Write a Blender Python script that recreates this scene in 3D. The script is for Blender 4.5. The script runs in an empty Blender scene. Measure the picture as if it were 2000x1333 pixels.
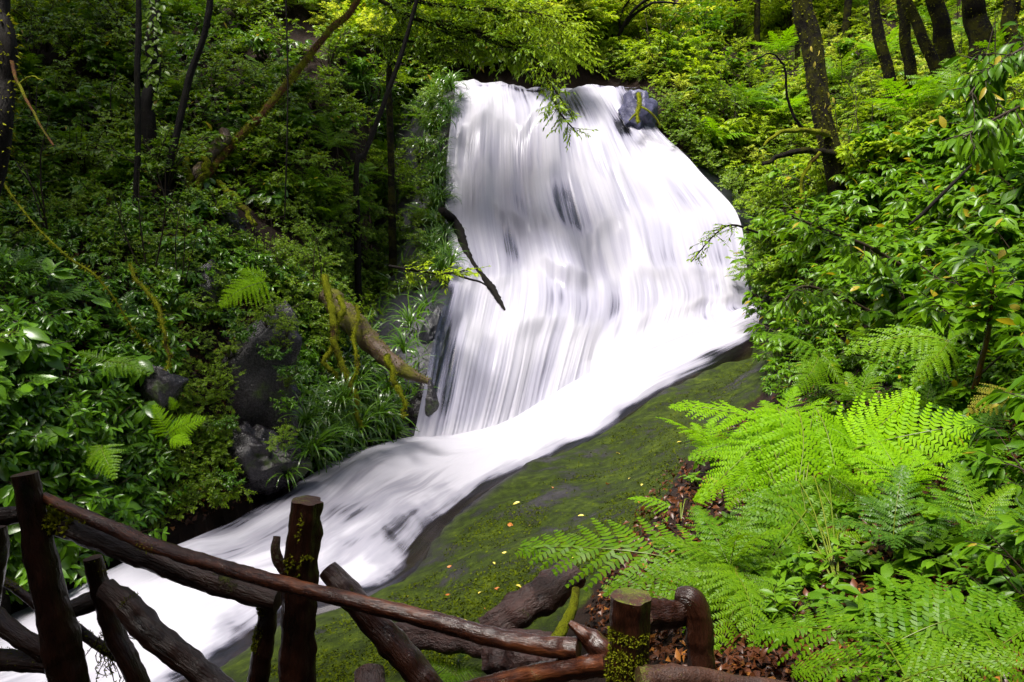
import bpy, math, random
import numpy as np
from mathutils import Vector, Matrix
from mathutils.bvhtree import BVHTree

# ------------------------------------------------------------------ camera, world, sun, exposure
scene = bpy.context.scene
col = scene.collection
PITCH = math.radians(6.3)
F = 1500.0                                   # focal length in pixels of the 2000-pixel-wide frame
cd = bpy.data.cameras.new('camera'); cam = bpy.data.objects.new('camera', cd); col.objects.link(cam)
cd.sensor_width = 36.0; cd.lens = 36.0 * F / 2000.0; cd.clip_start = 0.05; cd.clip_end = 400
cam.location = (0, 0, 0); cam.rotation_euler = (math.pi / 2 - PITCH, 0, 0)
scene.camera = cam

SUN_EL, SUN_AZ = math.radians(70), math.radians(-133)      # azimuth from +Y (away from camera) towards +X (right)
world = bpy.data.worlds.new('World'); scene.world = world; world.use_nodes = True
wn = world.node_tree.nodes; wl = world.node_tree.links; wn.clear()
sky = wn.new('ShaderNodeTexSky'); sky.sky_type = 'NISHITA'; sky.sun_disc = False
sky.sun_elevation = SUN_EL; sky.sun_rotation = SUN_AZ; sky.air_density = 1.0; sky.dust_density = 6.0; sky.ozone_density = 0.6
bg = wn.new('ShaderNodeBackground'); bg.inputs['Strength'].default_value = 0.07
wo = wn.new('ShaderNodeOutputWorld'); wl.new(sky.outputs[0], bg.inputs[0]); wl.new(bg.outputs[0], wo.inputs[0])
sl = bpy.data.lights.new('sun', 'SUN'); sun = bpy.data.objects.new('sun', sl); col.objects.link(sun)
sl.energy = 2.6; sl.angle = math.radians(20); sl.color = (1.0, 0.97, 0.91)
sd = Vector((math.sin(SUN_AZ) * math.cos(SUN_EL), math.cos(SUN_AZ) * math.cos(SUN_EL), math.sin(SUN_EL)))
sun.rotation_euler = sd.to_track_quat('Z', 'Y').to_euler(); sun.location = sd * 60
vs = scene.view_settings
vs.view_transform = 'Standard'; vs.look = 'None'; vs.gamma = 1.0; vs.use_curve_mapping = False
vs.exposure = 1.65
scene.render.engine = 'CYCLES'
cy = scene.cycles
cy.max_bounces = 7; cy.diffuse_bounces = 3; cy.glossy_bounces = 2; cy.transmission_bounces = 4
cy.transparent_max_bounces = 8; cy.use_denoising = True; cy.caustics_reflective = False; cy.caustics_refractive = False
cy.sample_clamp_indirect = 6.0

rng = random.Random(7)
CP, SP = math.cos(PITCH), math.sin(PITCH)

def P(px, py, Y):
    """point at world depth Y that the frame shows at (px, py) of 2000 x 1333"""
    a = (px - 1000.0) / F; b = -(py - 666.5) / F
    d = np.array([a, CP + b * SP, -SP + b * CP])
    return d * (Y / d[1])

def proj(V):
    V = np.asarray(V); f = V[:, 1] * CP - V[:, 2] * SP; u = V[:, 1] * SP + V[:, 2] * CP
    f = np.where(f < 0.05, 0.05, f)
    return 1000 + F * V[:, 0] / f, 666.5 - F * u / f

# ------------------------------------------------------------------ noise
def _h(i, j, k, s):
    n = (i * 374761393 + j * 668265263 + k * 2147483647 + s * 1274126177) & 0x7fffffff
    n = ((n ^ (n >> 13)) * 1274126177) & 0x7fffffff
    return ((n ^ (n >> 16)) & 0xffff) / 65535.0

def vnoise(x, y, z=0.0, s=0):
    x, y = np.asarray(x, float), np.asarray(y, float); z = np.zeros_like(x) + z
    xi, yi, zi = np.floor(x).astype(np.int64), np.floor(y).astype(np.int64), np.floor(z).astype(np.int64)
    fx, fy, fz = x - xi, y - yi, z - zi
    fx, fy, fz = [t * t * (3 - 2 * t) for t in (fx, fy, fz)]
    r = 0
    for a in (0, 1):
        for b in (0, 1):
            for c in (0, 1):
                w = (fx if a else 1 - fx) * (fy if b else 1 - fy) * (fz if c else 1 - fz)
                r = r + w * _h(xi + a, yi + b, zi + c, s)
    return r * 2 - 1

def fbm(x, y, z=0.0, s=0, o=4):
    r, a, f = 0, 0.5, 1.0
    for k in range(o):
        r = r + a * vnoise(np.asarray(x) * f, np.asarray(y) * f, np.asarray(z) * f, s + k); a *= .5; f *= 2.03
    return r

# ------------------------------------------------------------------ mesh and object helpers
def build_mesh(name, V, faces, mats, fmat=None, smooth=True, uv=None, attrs=None):
    """faces: list of (m,k) integer arrays; fmat: material index per array; uv: per-vertex (n,2)"""
    me = bpy.data.meshes.new(name)
    V = np.asarray(V, np.float32); faces = [np.asarray(f, np.int32) for f in faces]
    keep = [i for i, f in enumerate(faces) if len(f)]
    fm = [0] * len(faces) if fmat is None else fmat
    fm = [fm[i] for i in keep]; faces = [faces[i] for i in keep]
    loops = np.concatenate([f.ravel() for f in faces])
    tot = np.concatenate([np.full(len(f), f.shape[1], np.int32) for f in faces])
    start = np.concatenate([[0], np.cumsum(tot)[:-1]]).astype(np.int32)
    me.vertices.add(len(V)); me.vertices.foreach_set('co', V.ravel())
    me.loops.add(len(loops)); me.loops.foreach_set('vertex_index', loops)
    me.polygons.add(len(tot)); me.polygons.foreach_set('loop_start', start); me.polygons.foreach_set('loop_total', tot)
    me.polygons.foreach_set('material_index', np.concatenate([np.full(len(f), m, np.int32) for f, m in zip(faces, fm)]))
    me.polygons.foreach_set('use_smooth', np.full(len(tot), smooth, bool))
    for m in mats: me.materials.append(m)
    if uv is not None:
        l = me.uv_layers.new(name='UVMap'); l.data.foreach_set('uv', np.asarray(uv, np.float32)[loops].ravel())
    for k, a in (attrs or {}).items():
        at = me.attributes.new(k, 'FLOAT', 'POINT'); at.data.foreach_set('value', np.asarray(a, np.float32))
    me.update(calc_edges=True)
    return me

def link(name, me, parent=None, loc=None):
    o = bpy.data.objects.new(name, me); col.objects.link(o)
    if parent is not None: o.parent = parent
    if loc is not None: o.location = loc
    return o

def tag(o, label=None, cat=None, group=None, kind=None):
    if label: o['label'] = label
    if cat: o['category'] = cat
    if group: o['group'] = group
    if kind: o['kind'] = kind
    return o

def thing(name, label, cat, loc=(0, 0, 0), group=None):
    return tag(link(name, None, None, loc), label, cat, group)

def copy_tree(o, parent=None):
    c = o.copy(); col.objects.link(c); c.parent = parent
    for ch in o.children: copy_tree(ch, c)
    return c

class MB:
    """collects vertices and faces, with a material index for each face set; G holds along-the-grain coordinates"""
    def __init__(s): s.V = []; s.G = []; s.n = 0; s.f = []; s.m = []; s.grain = False
    def add(s, V, faces, mi=0, G=None):
        V = np.asarray(V, float).reshape(-1, 3)
        for f in (faces if isinstance(faces, list) else [faces]):
            f = np.asarray(f)
            if len(f): s.f.append(f + s.n); s.m.append(mi)
        s.V.append(V); s.G.append(V if G is None else G); s.n += len(V); s.grain |= G is not None
    def mesh(s, name, mats, smooth=True):
        if not s.V: s.add(np.zeros((3, 3)), np.array([[0, 1, 2]]))
        me = build_mesh(name, np.concatenate(s.V), s.f, mats, s.m, smooth)
        if s.grain:
            at = me.attributes.new('grain', 'FLOAT_VECTOR', 'POINT'); at.data.foreach_set('vector', np.concatenate(s.G).astype(np.float32).ravel())
        return me

def smooth_path(pts, rad, n):
    """Catmull-Rom through the points; returns n points and radii"""
    pts = np.asarray(pts, float); rad = np.asarray(rad, float) + np.zeros(len(pts))
    if len(pts) == 2:
        t = np.linspace(0, 1, n)[:, None]
        return pts[0] * (1 - t) + pts[1] * t, (rad[0] * (1 - t) + rad[1] * t)[:, 0]
    q = np.vstack([2 * pts[0] - pts[1], pts, 2 * pts[-1] - pts[-2]]); m = len(pts) - 1
    t = np.linspace(0, m - 1e-6, n); i = t.astype(int); f = (t - i)[:, None]
    a, b, c, d = q[i], q[i + 1], q[i + 2], q[i + 3]
    out = 0.5 * (2 * b + (c - a) * f + (2 * a - 5 * b + 4 * c - d) * f ** 2 + (3 * b - a - 3 * c + d) * f ** 3)
    return out, rad[i] * (1 - f[:, 0]) + rad[i + 1] * f[:, 0]

def tube(mb, pts, rad, n=16, seg=10, rough=0.08, seed=0, mi=0, cap=None, freq=9.0, ridge=0.0, kink=0.0):
    """knobbly swept tube with closed ends; cap = material index for the cut ends"""
    p, r = smooth_path(pts, rad, n)
    if kink: p = p + np.stack([vnoise(np.arange(n) * (9.0 / n), np.zeros(n) + k_ * 9.1, 0, seed + 17) for k_ in range(3)], -1) * kink * np.mean(r)
    T = np.gradient(p, axis=0); T /= np.linalg.norm(T, axis=1)[:, None] + 1e-9
    up = np.array([0, 0, 1.0]) if abs(T[0][2]) < .9 else np.array([0, 1.0, 0])
    N = np.zeros_like(p)
    nn = np.cross(T[0], up); nn /= np.linalg.norm(nn)
    for i in range(n):
        nn = nn - T[i] * nn.dot(T[i]); nn /= np.linalg.norm(nn) + 1e-9; N[i] = nn
    B = np.cross(T, N)
    a = np.linspace(0, 2 * math.pi, seg, endpoint=False)
    ca, sa = np.cos(a), np.sin(a)
    D = N[:, None, :] * ca[None, :, None] + B[:, None, :] * sa[None, :, None]
    s = np.cumsum(np.r_[0, np.linalg.norm(np.diff(p, axis=0), axis=1)])
    rm = float(np.mean(r)) + 1e-6
    g = 1 + rough * (fbm(np.cos(a)[None, :] * 1.3 + s[:, None] * 0, np.sin(a)[None, :] * 1.3 + 0 * s[:, None], s[:, None] * freq * .12 / max(rm, .02), seed, 3) * 2)
    if ridge: g = g * (1 + ridge * vnoise(np.zeros((n, 1)) + a[None, :] * seg / 6.3 * .5, s[:, None] * 1.2 + 0 * a[None, :], 3.3, seed + 5))
    V = p[:, None, :] + D * (r[:, None] * g)[:, :, None]
    V = V.reshape(-1, 3); rc = max(rm, .004)
    G = np.stack([ca[None] * rc + 0 * s[:, None], sa[None] * rc + 0 * s[:, None], s[:, None] + 0 * ca[None]], -1).reshape(-1, 3) + seed * .37
    i = np.arange(n - 1)[:, None] * seg; j = np.arange(seg)[None, :]; j2 = (j + 1) % seg
    q = np.stack([i + j, i + j2, i + seg + j2, i + seg + j], -1).reshape(-1, 4)
    mb.add(V, q, mi, G)
    for e, (k, sg) in enumerate(((0, -1), (n - 1, 1))):
        ring = V[k * seg:(k + 1) * seg]; c = p[k] + T[k] * sg * r[k] * .12
        W = np.vstack([ring, ring * .45 + c * .55, c[None]])
        ring_i = np.arange(seg); nx = (ring_i + 1) % seg
        q2 = np.stack([ring_i, nx, seg + nx, seg + ring_i], -1); t3 = np.stack([seg + ring_i, seg + nx, np.full(seg, 2 * seg)], -1)
        if sg < 0: q2 = q2[:, ::-1]; t3 = t3[:, ::-1]
        mb.add(W, [q2, t3], mi if cap is None else cap)
    return p, r, D, g

# ------------------------------------------------------------------ materials
def new_mat(name):
    m = bpy.data.materials.new(name); m.use_nodes = True
    nt = m.node_tree; nt.nodes.clear()
    return m, nt, nt.nodes, nt.links

def N(nt, t, **kw):
    n = nt.nodes.new(t)
    for k, v in kw.items():
        if k in n.inputs.keys(): n.inputs[k].default_value = v
        else: setattr(n, k, v)
    return n

def ramp(nt, fac, stops):
    r = nt.nodes.new('ShaderNodeValToRGB'); e = r.color_ramp.elements
    while len(e) < len(stops): e.new(0.5)
    for el, (p, c) in zip(e, stops):
        el.position = p; el.color = (*c, 1) if len(c) == 3 else c
    nt.links.new(fac, r.inputs[0]); return r

def mixc(nt, fac, a, b, mode='MIX'):
    m = nt.nodes.new('ShaderNodeMix'); m.data_type = 'RGBA'; m.blend_type = mode
    for s, v in ((m.inputs[0], fac), (m.inputs[6], a), (m.inputs[7], b)):
        if isinstance(v, (int, float)): s.default_value = v
        elif isinstance(v, tuple): s.default_value = (*v, 1) if len(v) == 3 else v
        else: nt.links.new(v, s)
    return m.outputs[2]

def math_(nt, op, a, b=0.5, c=None, clamp=False):
    m = nt.nodes.new('ShaderNodeMath'); m.operation = op; m.use_clamp = clamp
    for s, v in zip(m.inputs, (a, b, c)):
        if v is None: continue
        if isinstance(v, (int, float)): s.default_value = v
        else: nt.links.new(v, s)
    return m.outputs[0]

def leaf_mat(name, ca, cb, trans=0.38, rough=0.36, spec=0.45, tint=(1.15, 1.1, .5), odd=None, odd_share=0.02):
    m, nt, n, l = new_mat(name); ca = tuple(v * 1.2 for v in ca); cb = tuple(v * 1.2 for v in cb)
    geo = N(nt, 'ShaderNodeNewGeometry'); oi = N(nt, 'ShaderNodeObjectInfo')
    f = math_(nt, 'ADD', math_(nt, 'MULTIPLY', geo.outputs['Random Per Island'], .5), math_(nt, 'MULTIPLY', oi.outputs['Random'], .5))
    c = mixc(nt, f, ca, cb)
    if odd:
        c = mixc(nt, math_(nt, 'LESS_THAN', geo.outputs['Random Per Island'], odd_share), c, odd)
    t = mixc(nt, 1.0, c, tint, 'MULTIPLY')
    b = N(nt, 'ShaderNodeBsdfPrincipled', Roughness=rough); b.inputs['Specular IOR Level'].default_value = spec
    tr = N(nt, 'ShaderNodeBsdfTranslucent'); mx = N(nt, 'ShaderNodeMixShader', Fac=trans); o = N(nt, 'ShaderNodeOutputMaterial')
    l.new(c, b.inputs['Base Color']); l.new(t, tr.inputs[0])
    l.new(b.outputs[0], mx.inputs[1]); l.new(tr.outputs[0], mx.inputs[2]); l.new(mx.outputs[0], o.inputs[0])
    return m

def wood_mat(name, ca, cb, moss=0.0, mossc=((.05, .07, .004), (.17, .20, .010)), rough=.42, scale=1.0, bump=.5, up=0.0, along=.3, spec=.5, mid=None, cut=False):
    """bark: dark and light fibres along the grain, with patches of moss (more of it on upward faces when up > 0)"""
    m, nt, n, l = new_mat(name)
    if cut: src = N(nt, 'ShaderNodeTexCoord').outputs['Object']; along = 1.0
    else: src = N(nt, 'ShaderNodeAttribute', attribute_name='grain').outputs['Vector']
    mp = N(nt, 'ShaderNodeMapping'); mp.inputs['Scale'].default_value = (1, 1, along); l.new(src, mp.inputs[0])
    n1 = N(nt, 'ShaderNodeTexNoise', Scale=22 * scale, Detail=7, Roughness=.65); l.new(mp.outputs[0], n1.inputs[0])
    n2 = N(nt, 'ShaderNodeTexNoise', Scale=110 * scale, Detail=4, Roughness=.65); l.new(mp.outputs[0], n2.inputs[0])
    n3 = N(nt, 'ShaderNodeTexNoise', Scale=4.6 * scale, Detail=7, Roughness=.72); l.new(src, n3.inputs[0])
    n4 = N(nt, 'ShaderNodeTexNoise', Scale=160, Detail=3, Roughness=.7); l.new(src, n4.inputs[0])
    f0 = math_(nt, 'ADD', math_(nt, 'MULTIPLY', n1.outputs[0], .40), math_(nt, 'MULTIPLY', n2.outputs[0], .25))
    f0 = math_(nt, 'ADD', f0, math_(nt, 'MULTIPLY', n3.outputs[0], .35))
    st = [(.36, ca), (.64, cb)] if mid is None else [(.36, ca), (.50, mid), (.64, cb)]
    c = ramp(nt, f0, st).outputs[0]
    bsdf = N(nt, 'ShaderNodeBsdfPrincipled'); o = N(nt, 'ShaderNodeOutputMaterial'); bsdf.inputs['Specular IOR Level'].default_value = spec
    rf = math_(nt, 'ADD', math_(nt, 'MULTIPLY', n1.outputs[0], .45), rough - .2)
    hgt = math_(nt, 'ADD', n1.outputs[0], math_(nt, 'MULTIPLY', n2.outputs[0], .5))
    if moss > 0:
        g = N(nt, 'ShaderNodeNewGeometry'); sx = N(nt, 'ShaderNodeSeparateXYZ'); l.new(g.outputs['Normal'], sx.inputs[0])
        f = math_(nt, 'ADD', n3.outputs[0], math_(nt, 'MULTIPLY', sx.outputs[2], up))
        f = math_(nt, 'ADD', f, math_(nt, 'MULTIPLY', n4.outputs[0], .25))
        mk = ramp(nt, f, [(.80 - moss * .45, (0, 0, 0)), (.90 - moss * .45, (1, 1, 1))])
        mc = ramp(nt, math_(nt, 'ADD', math_(nt, 'MULTIPLY', n4.outputs[0], .6), math_(nt, 'MULTIPLY', n1.outputs[0], .4)), [(.32, mossc[0]), (.68, mossc[1])])
        c = mixc(nt, mk.outputs[0], c, mc.outputs[0])
        rf = math_(nt, 'MAXIMUM', rf, math_(nt, 'MULTIPLY', mk.outputs[0], .95))
        hgt = math_(nt, 'ADD', hgt, math_(nt, 'MULTIPLY', mk.outputs[0], math_(nt, 'MULTIPLY', n4.outputs[0], 1.2)))
    l.new(c, bsdf.inputs['Base Color']); l.new(rf, bsdf.inputs['Roughness'])
    bp = N(nt, 'ShaderNodeBump', Strength=bump, Distance=.02)
    l.new(hgt, bp.inputs['Height']); l.new(bp.outputs[0], bsdf.inputs['Normal'])
    l.new(bsdf.outputs[0], o.inputs[0])
    return m

def rock_mat(name, ca, cb, moss=0.0, mossc=((.02, .035, .004), (.06, .10, .01)), rough=.3, scale=1.0):
    m, nt, n, l = new_mat(name)
    tc = N(nt, 'ShaderNodeTexCoord')
    n1 = N(nt, 'ShaderNodeTexNoise', Scale=1.6 * scale, Detail=9, Roughness=.68); l.new(tc.outputs['Object'], n1.inputs[0])
    n2 = N(nt, 'ShaderNodeTexNoise', Scale=22 * scale, Detail=6, Roughness=.7); l.new(tc.outputs['Object'], n2.inputs[0])
    r = ramp(nt, math_(nt, 'ADD', math_(nt, 'MULTIPLY', n1.outputs[0], .6), math_(nt, 'MULTIPLY', n2.outputs[0], .4)), [(.35, ca), (.68, cb)])
    c = r.outputs[0]
    b = N(nt, 'ShaderNodeBsdfPrincipled'); o = N(nt, 'ShaderNodeOutputMaterial')
    rf = math_(nt, 'ADD', math_(nt, 'MULTIPLY', n2.outputs[0], .5), rough - .12)
    if moss:
        mk = ramp(nt, n1.outputs[0], [(.72 - moss * .4, (0, 0, 0)), (.80 - moss * .4, (1, 1, 1))])
        mc = ramp(nt, n2.outputs[0], [(.3, mossc[0]), (.75, mossc[1])])
        c = mixc(nt, mk.outputs[0], c, mc.outputs[0]); rf = math_(nt, 'MAXIMUM', rf, math_(nt, 'MULTIPLY', mk.outputs[0], .8))
    l.new(c, b.inputs['Base Color']); l.new(rf, b.inputs['Roughness'])
    bp = N(nt, 'ShaderNodeBump', Strength=.7, Distance=.04)
    l.new(math_(nt, 'ADD', n1.outputs[0], math_(nt, 'MULTIPLY', n2.outputs[0], .45)), bp.inputs['Height']); l.new(bp.outputs[0], b.inputs['Normal'])
    l.new(b.outputs[0], o.inputs[0])
    return m

def ground_mat():
    """attribute slab: 1 = moss-grown rock slab, 0 = dark forest soil under leaf litter"""
    m, nt, n, l = new_mat('forest_ground')
    tc = N(nt, 'ShaderNodeTexCoord'); at = N(nt, 'ShaderNodeAttribute', attribute_name='slab')
    big = N(nt, 'ShaderNodeTexNoise', Scale=1.1, Detail=8, Roughness=.65); l.new(tc.outputs['Object'], big.inputs[0])
    mid = N(nt, 'ShaderNodeTexNoise', Scale=7, Detail=6, Roughness=.7); l.new(tc.outputs['Object'], mid.inputs[0])
    fin = N(nt, 'ShaderNodeTexNoise', Scale=70, Detail=5, Roughness=.7); l.new(tc.outputs['Object'], fin.inputs[0])
    soil = ramp(nt, math_(nt, 'ADD', math_(nt, 'MULTIPLY', mid.outputs[0], .5), math_(nt, 'MULTIPLY', fin.outputs[0], .5)), [(.3, (.005, .003, .002)), (.55, (.016, .008, .005)), (.75, (.045, .020, .010))])
    mossf = math_(nt, 'ADD', math_(nt, 'MULTIPLY', mid.outputs[0], .40), math_(nt, 'MULTIPLY', fin.outputs[0], .30)); mossf = math_(nt, 'ADD', mossf, math_(nt, 'MULTIPLY', big.outputs[0], .30))
    moss = ramp(nt, mossf, [(.38, (.003, .004, .001)), (.48, (.012, .020, .001)), (.57, (.036, .056, .002)), (.68, (.13, .15, .005))])
    rock = ramp(nt, mid.outputs[0], [(.3, (.008, .008, .010)), (.7, (.05, .044, .048))])
    mm = math_(nt, 'ADD', math_(nt, 'MULTIPLY', big.outputs[0], .7), math_(nt, 'MULTIPLY', mid.outputs[0], .35))
    mk = ramp(nt, mm, [(.41, (0, 0, 0)), (.50, (1, 1, 1))])
    edge = N(nt, 'ShaderNodeAttribute', attribute_name='wet')
    mkk = math_(nt, 'MULTIPLY', mk.outputs[0], math_(nt, 'SUBTRACT', 1.0, edge.outputs['Fac']))
    slab = mixc(nt, mkk, rock.outputs[0], moss.outputs[0])
    f = ramp(nt, math_(nt, 'ADD', at.outputs['Fac'], math_(nt, 'MULTIPLY', math_(nt, 'SUBTRACT', mid.outputs[0], .5), .8)), [(.42, (0, 0, 0)), (.58, (1, 1, 1))])
    c = mixc(nt, f.outputs[0], soil.outputs[0], slab)
    b = N(nt, 'ShaderNodeBsdfPrincipled'); o = N(nt, 'ShaderNodeOutputMaterial')
    l.new(c, b.inputs['Base Color'])
    rg = math_(nt, 'ADD', math_(nt, 'MULTIPLY', fin.outputs[0], .5), math_(nt, 'MULTIPLY', mkk, .35), None)
    l.new(math_(nt, 'ADD', rg, .24), b.inputs['Roughness']); b.inputs['Specular IOR Level'].default_value = .16
    bp = N(nt, 'ShaderNodeBump', Strength=.8, Distance=.03)
    l.new(math_(nt, 'ADD', mid.outputs[0], math_(nt, 'MULTIPLY', fin.outputs[0], .6)), bp.inputs['Height']); l.new(bp.outputs[0], b.inputs['Normal'])
    l.new(b.outputs[0], o.inputs[0])
    return m

def water_mat(name, su, sv, amp, su2, sv2, amp2, thin=(.62, .64, .70), veil=.5, bump=.18):
    """silky falling water: dense white strands over thin film, shade lavender put into the veil; attribute foam is how much water runs there"""
    m, nt, n, l = new_mat(name)
    uv = N(nt, 'ShaderNodeUVMap'); at = N(nt, 'ShaderNodeAttribute', attribute_name='foam')
    def streak(a, b, d):
        mp = N(nt, 'ShaderNodeMapping'); mp.inputs['Scale'].default_value = (a, b, 1); l.new(uv.outputs[0], mp.inputs[0])
        x = N(nt, 'ShaderNodeTexNoise', Scale=1.0, Detail=d, Roughness=.55, Distortion=.25); l.new(mp.outputs[0], x.inputs[0]); return x.outputs[0]
    s1 = streak(su, sv, 4); s2 = streak(su2, sv2, 4)
    f = math_(nt, 'ADD', at.outputs['Fac'], math_(nt, 'MULTIPLY', math_(nt, 'SUBTRACT', s1, .5), amp))
    f = math_(nt, 'ADD', f, math_(nt, 'MULTIPLY', math_(nt, 'SUBTRACT', s2, .5), amp2))
    fr = ramp(nt, f, [(.05, (0, 0, 0)), (.40, (.5, .5, .5)), (.85, (1, 1, 1))]); fr.color_ramp.interpolation = 'EASE'
    df = N(nt, 'ShaderNodeBsdfDiffuse', Color=(.53, .52, .585, 1)); tl = N(nt, 'ShaderNodeBsdfTranslucent', Color=(.53, .52, .595, 1))  # faint lavender of the water's shadows put into the foam colour
    w = N(nt, 'ShaderNodeMixShader', Fac=.25); l.new(df.outputs[0], w.inputs[1]); l.new(tl.outputs[0], w.inputs[2])
    tp = N(nt, 'ShaderNodeBsdfTransparent', Color=(*thin, 1)); gl = N(nt, 'ShaderNodeBsdfGlossy', Roughness=.25, Color=(.9, .9, .95, 1))
    c0 = N(nt, 'ShaderNodeMixShader', Fac=.10); l.new(tp.outputs[0], c0.inputs[1]); l.new(gl.outputs[0], c0.inputs[2])
    vl = N(nt, 'ShaderNodeBsdfDiffuse', Color=(.33, .32, .47, 1)); vf = ramp(nt, f, [(-.0, (0, 0, 0)), (.35, (veil,) * 3)])  # lavender of shaded water put into the veil colour
    c = N(nt, 'ShaderNodeMixShader'); l.new(vf.outputs[0], c.inputs[0]); l.new(c0.outputs[0], c.inputs[1]); l.new(vl.outputs[0], c.inputs[2])
    mx = N(nt, 'ShaderNodeMixShader'); l.new(fr.outputs[0], mx.inputs[0]); l.new(c.outputs[0], mx.inputs[1]); l.new(w.outputs[0], mx.inputs[2])
    bp = N(nt, 'ShaderNodeBump', Strength=bump, Distance=.08); l.new(math_(nt, 'ADD', s1, s2), bp.inputs['Height'])
    for x in (df, tl, gl): l.new(bp.outputs[0], x.inputs['Normal'])
    o = N(nt, 'ShaderNodeOutputMaterial'); l.new(mx.outputs[0], o.inputs[0])
    return m

M = {}
M['ground'] = ground_mat()
M['fallrock'] = rock_mat('wet_cliff_rock', (.006, .006, .008), (.04, .04, .055), moss=.22, rough=.3)
M['wetrock'] = rock_mat('wet_grey_rock', (.005, .005, .006), (.045, .038, .044), moss=.38, rough=.14, scale=1.3)
M['fall'] = water_mat('falling_water', 60, 3.0, .22, 190, 5.0, .22, bump=.08)
M['stream'] = water_mat('rushing_water', 7, 2.4, 1.7, 26, 4.0, .6, thin=(.6, .5, .45), veil=.28)
M['glossy'] = leaf_mat('glossy_dark_leaf', (.028, .090, .004), (.12, .26, .010), trans=.3, rough=.25, spec=.42)
M['small'] = leaf_mat('small_green_leaf', (.055, .13, .003), (.20, .31, .008), trans=.42, rough=.36, spec=.28, odd=(.25, .18, .02), odd_share=.01)
M['bright'] = leaf_mat('yellow_green_leaf', (.13, .235, .005), (.32, .43, .014), trans=.5, rough=.42, spec=.25)
M['broad'] = leaf_mat('broad_mid_green_leaf', (.035, .105, .003), (.125, .25, .006), trans=.42, rough=.32, spec=.28, odd=(.35, .28, .02), odd_share=.008)
M['pale'] = leaf_mat('pale_sunlit_leaf', (.22, .30, .02), (.42, .48, .06), trans=.5, rough=.45, spec=.2)  # pale glow of the background put into the leaf colour
M['fern'] = leaf_mat('bracken_leaf', (.050, .14, .002), (.14, .255, .004), trans=.45, rough=.42, spec=.2)
M['fernb'] = leaf_mat('fresh_bracken_leaf', (.11, .26, .002), (.19, .37, .003), trans=.5, rough=.5, spec=.12)
M['fernd'] = leaf_mat('dark_fern_leaf', (.03, .085, .006), (.06, .14, .010), trans=.38, rough=.4, spec=.3)
M['sedge'] = leaf_mat('strap_leaf', (.02, .065, .003), (.085, .18, .008), trans=.2, rough=.24, spec=.5)
M['herb'] = leaf_mat('herb_leaf', (.045, .13, .004), (.13, .25, .008), trans=.4, rough=.4, spec=.3)
M['canopy'] = leaf_mat('canopy_leaf', (.03, .08, .006), (.08, .16, .012), trans=.35)
M['litter'] = leaf_mat('dead_leaf', (.012, .004, .002), (.11, .034, .010), trans=.1, rough=.36, spec=.3, tint=(1, .7, .4), odd=(.26, .10, .02), odd_share=.06)
M['fernlime'] = leaf_mat('lime_glow_bracken_leaf', (.16, .34, .002), (.25, .46, .003), trans=.5, rough=.5, spec=.1)  # glow of the lit fronds put into a brighter leaf colour
M['slabmoss'] = leaf_mat('slab_moss_tuft', (.012, .022, .001), (.085, .11, .003), trans=.25, rough=.9, spec=.05)
M['leanbark'] = wood_mat('leaning_trunk_bark', (.02, .008, .003), (.16, .065, .018), moss=.46, mossc=((.05, .06, .002), (.28, .29, .008)), rough=.8, scale=1.0, bump=1.0, along=.4, spec=.15)
M['fernold'] = leaf_mat('browning_bracken_leaf', (.10, .13, .006), (.22, .17, .02), trans=.4, rough=.55, spec=.1)
M['yellowleaf'] = leaf_mat('fallen_yellow_leaf', (.45, .36, .05), (.6, .5, .10), trans=.2)
M['orangeleaf'] = leaf_mat('fallen_orange_leaf', (.32, .09, .02), (.45, .16, .04), trans=.2)
M['stalk'] = leaf_mat('fern_stalk', (.05, .09, .004), (.12, .14, .008), trans=.05)
M['twig'] = wood_mat('twig_bark', (.012, .008, .004), (.045, .028, .014), rough=.6, spec=.3)
M['moss'] = leaf_mat('moss_tuft', (.07, .09, .004), (.24, .25, .010), trans=.3, rough=.8, spec=.1)
M['rail'] = wood_mat('wet_brown_rail', (.008, .003, .002), (.20, .058, .016), moss=.10, rough=.25, scale=.8, bump=.5, along=.25, spec=.6, mid=(.045, .013, .006))
M['post'] = wood_mat('dark_wet_post', (.002, .001, .0008), (.045, .013, .005), moss=.12, rough=.30, scale=.8, bump=.9, along=.22, spec=.4)
M['cut'] = wood_mat('cut_wood_end', (.012, .005, .003), (.09, .03, .012), moss=.34, rough=.55, scale=1.0, cut=True)
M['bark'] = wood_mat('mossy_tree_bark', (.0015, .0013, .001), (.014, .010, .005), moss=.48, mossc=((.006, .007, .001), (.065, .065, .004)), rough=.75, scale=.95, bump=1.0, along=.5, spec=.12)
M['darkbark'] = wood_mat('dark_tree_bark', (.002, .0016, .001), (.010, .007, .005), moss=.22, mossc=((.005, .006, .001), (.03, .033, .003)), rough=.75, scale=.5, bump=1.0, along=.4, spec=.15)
M['mossbark'] = wood_mat('yellow_moss_bark', (.010, .006, .003), (.13, .06, .018), moss=.72, mossc=((.05, .062, .002), (.30, .33, .008)), rough=.85, scale=.7, bump=1.0, along=.5, spec=.15)
M['log'] = wood_mat('rotten_red_log', (.006, .002, .002), (.06, .020, .014), moss=.12, rough=.42, scale=.7, bump=1.2, along=.5)
M['palewood'] = wood_mat('broken_log_wood', (.03, .017, .009), (.17, .10, .05), moss=.40, mossc=((.05, .055, .003), (.25, .24, .010)), rough=.55, scale=.6, bump=1.0, along=.25)

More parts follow.
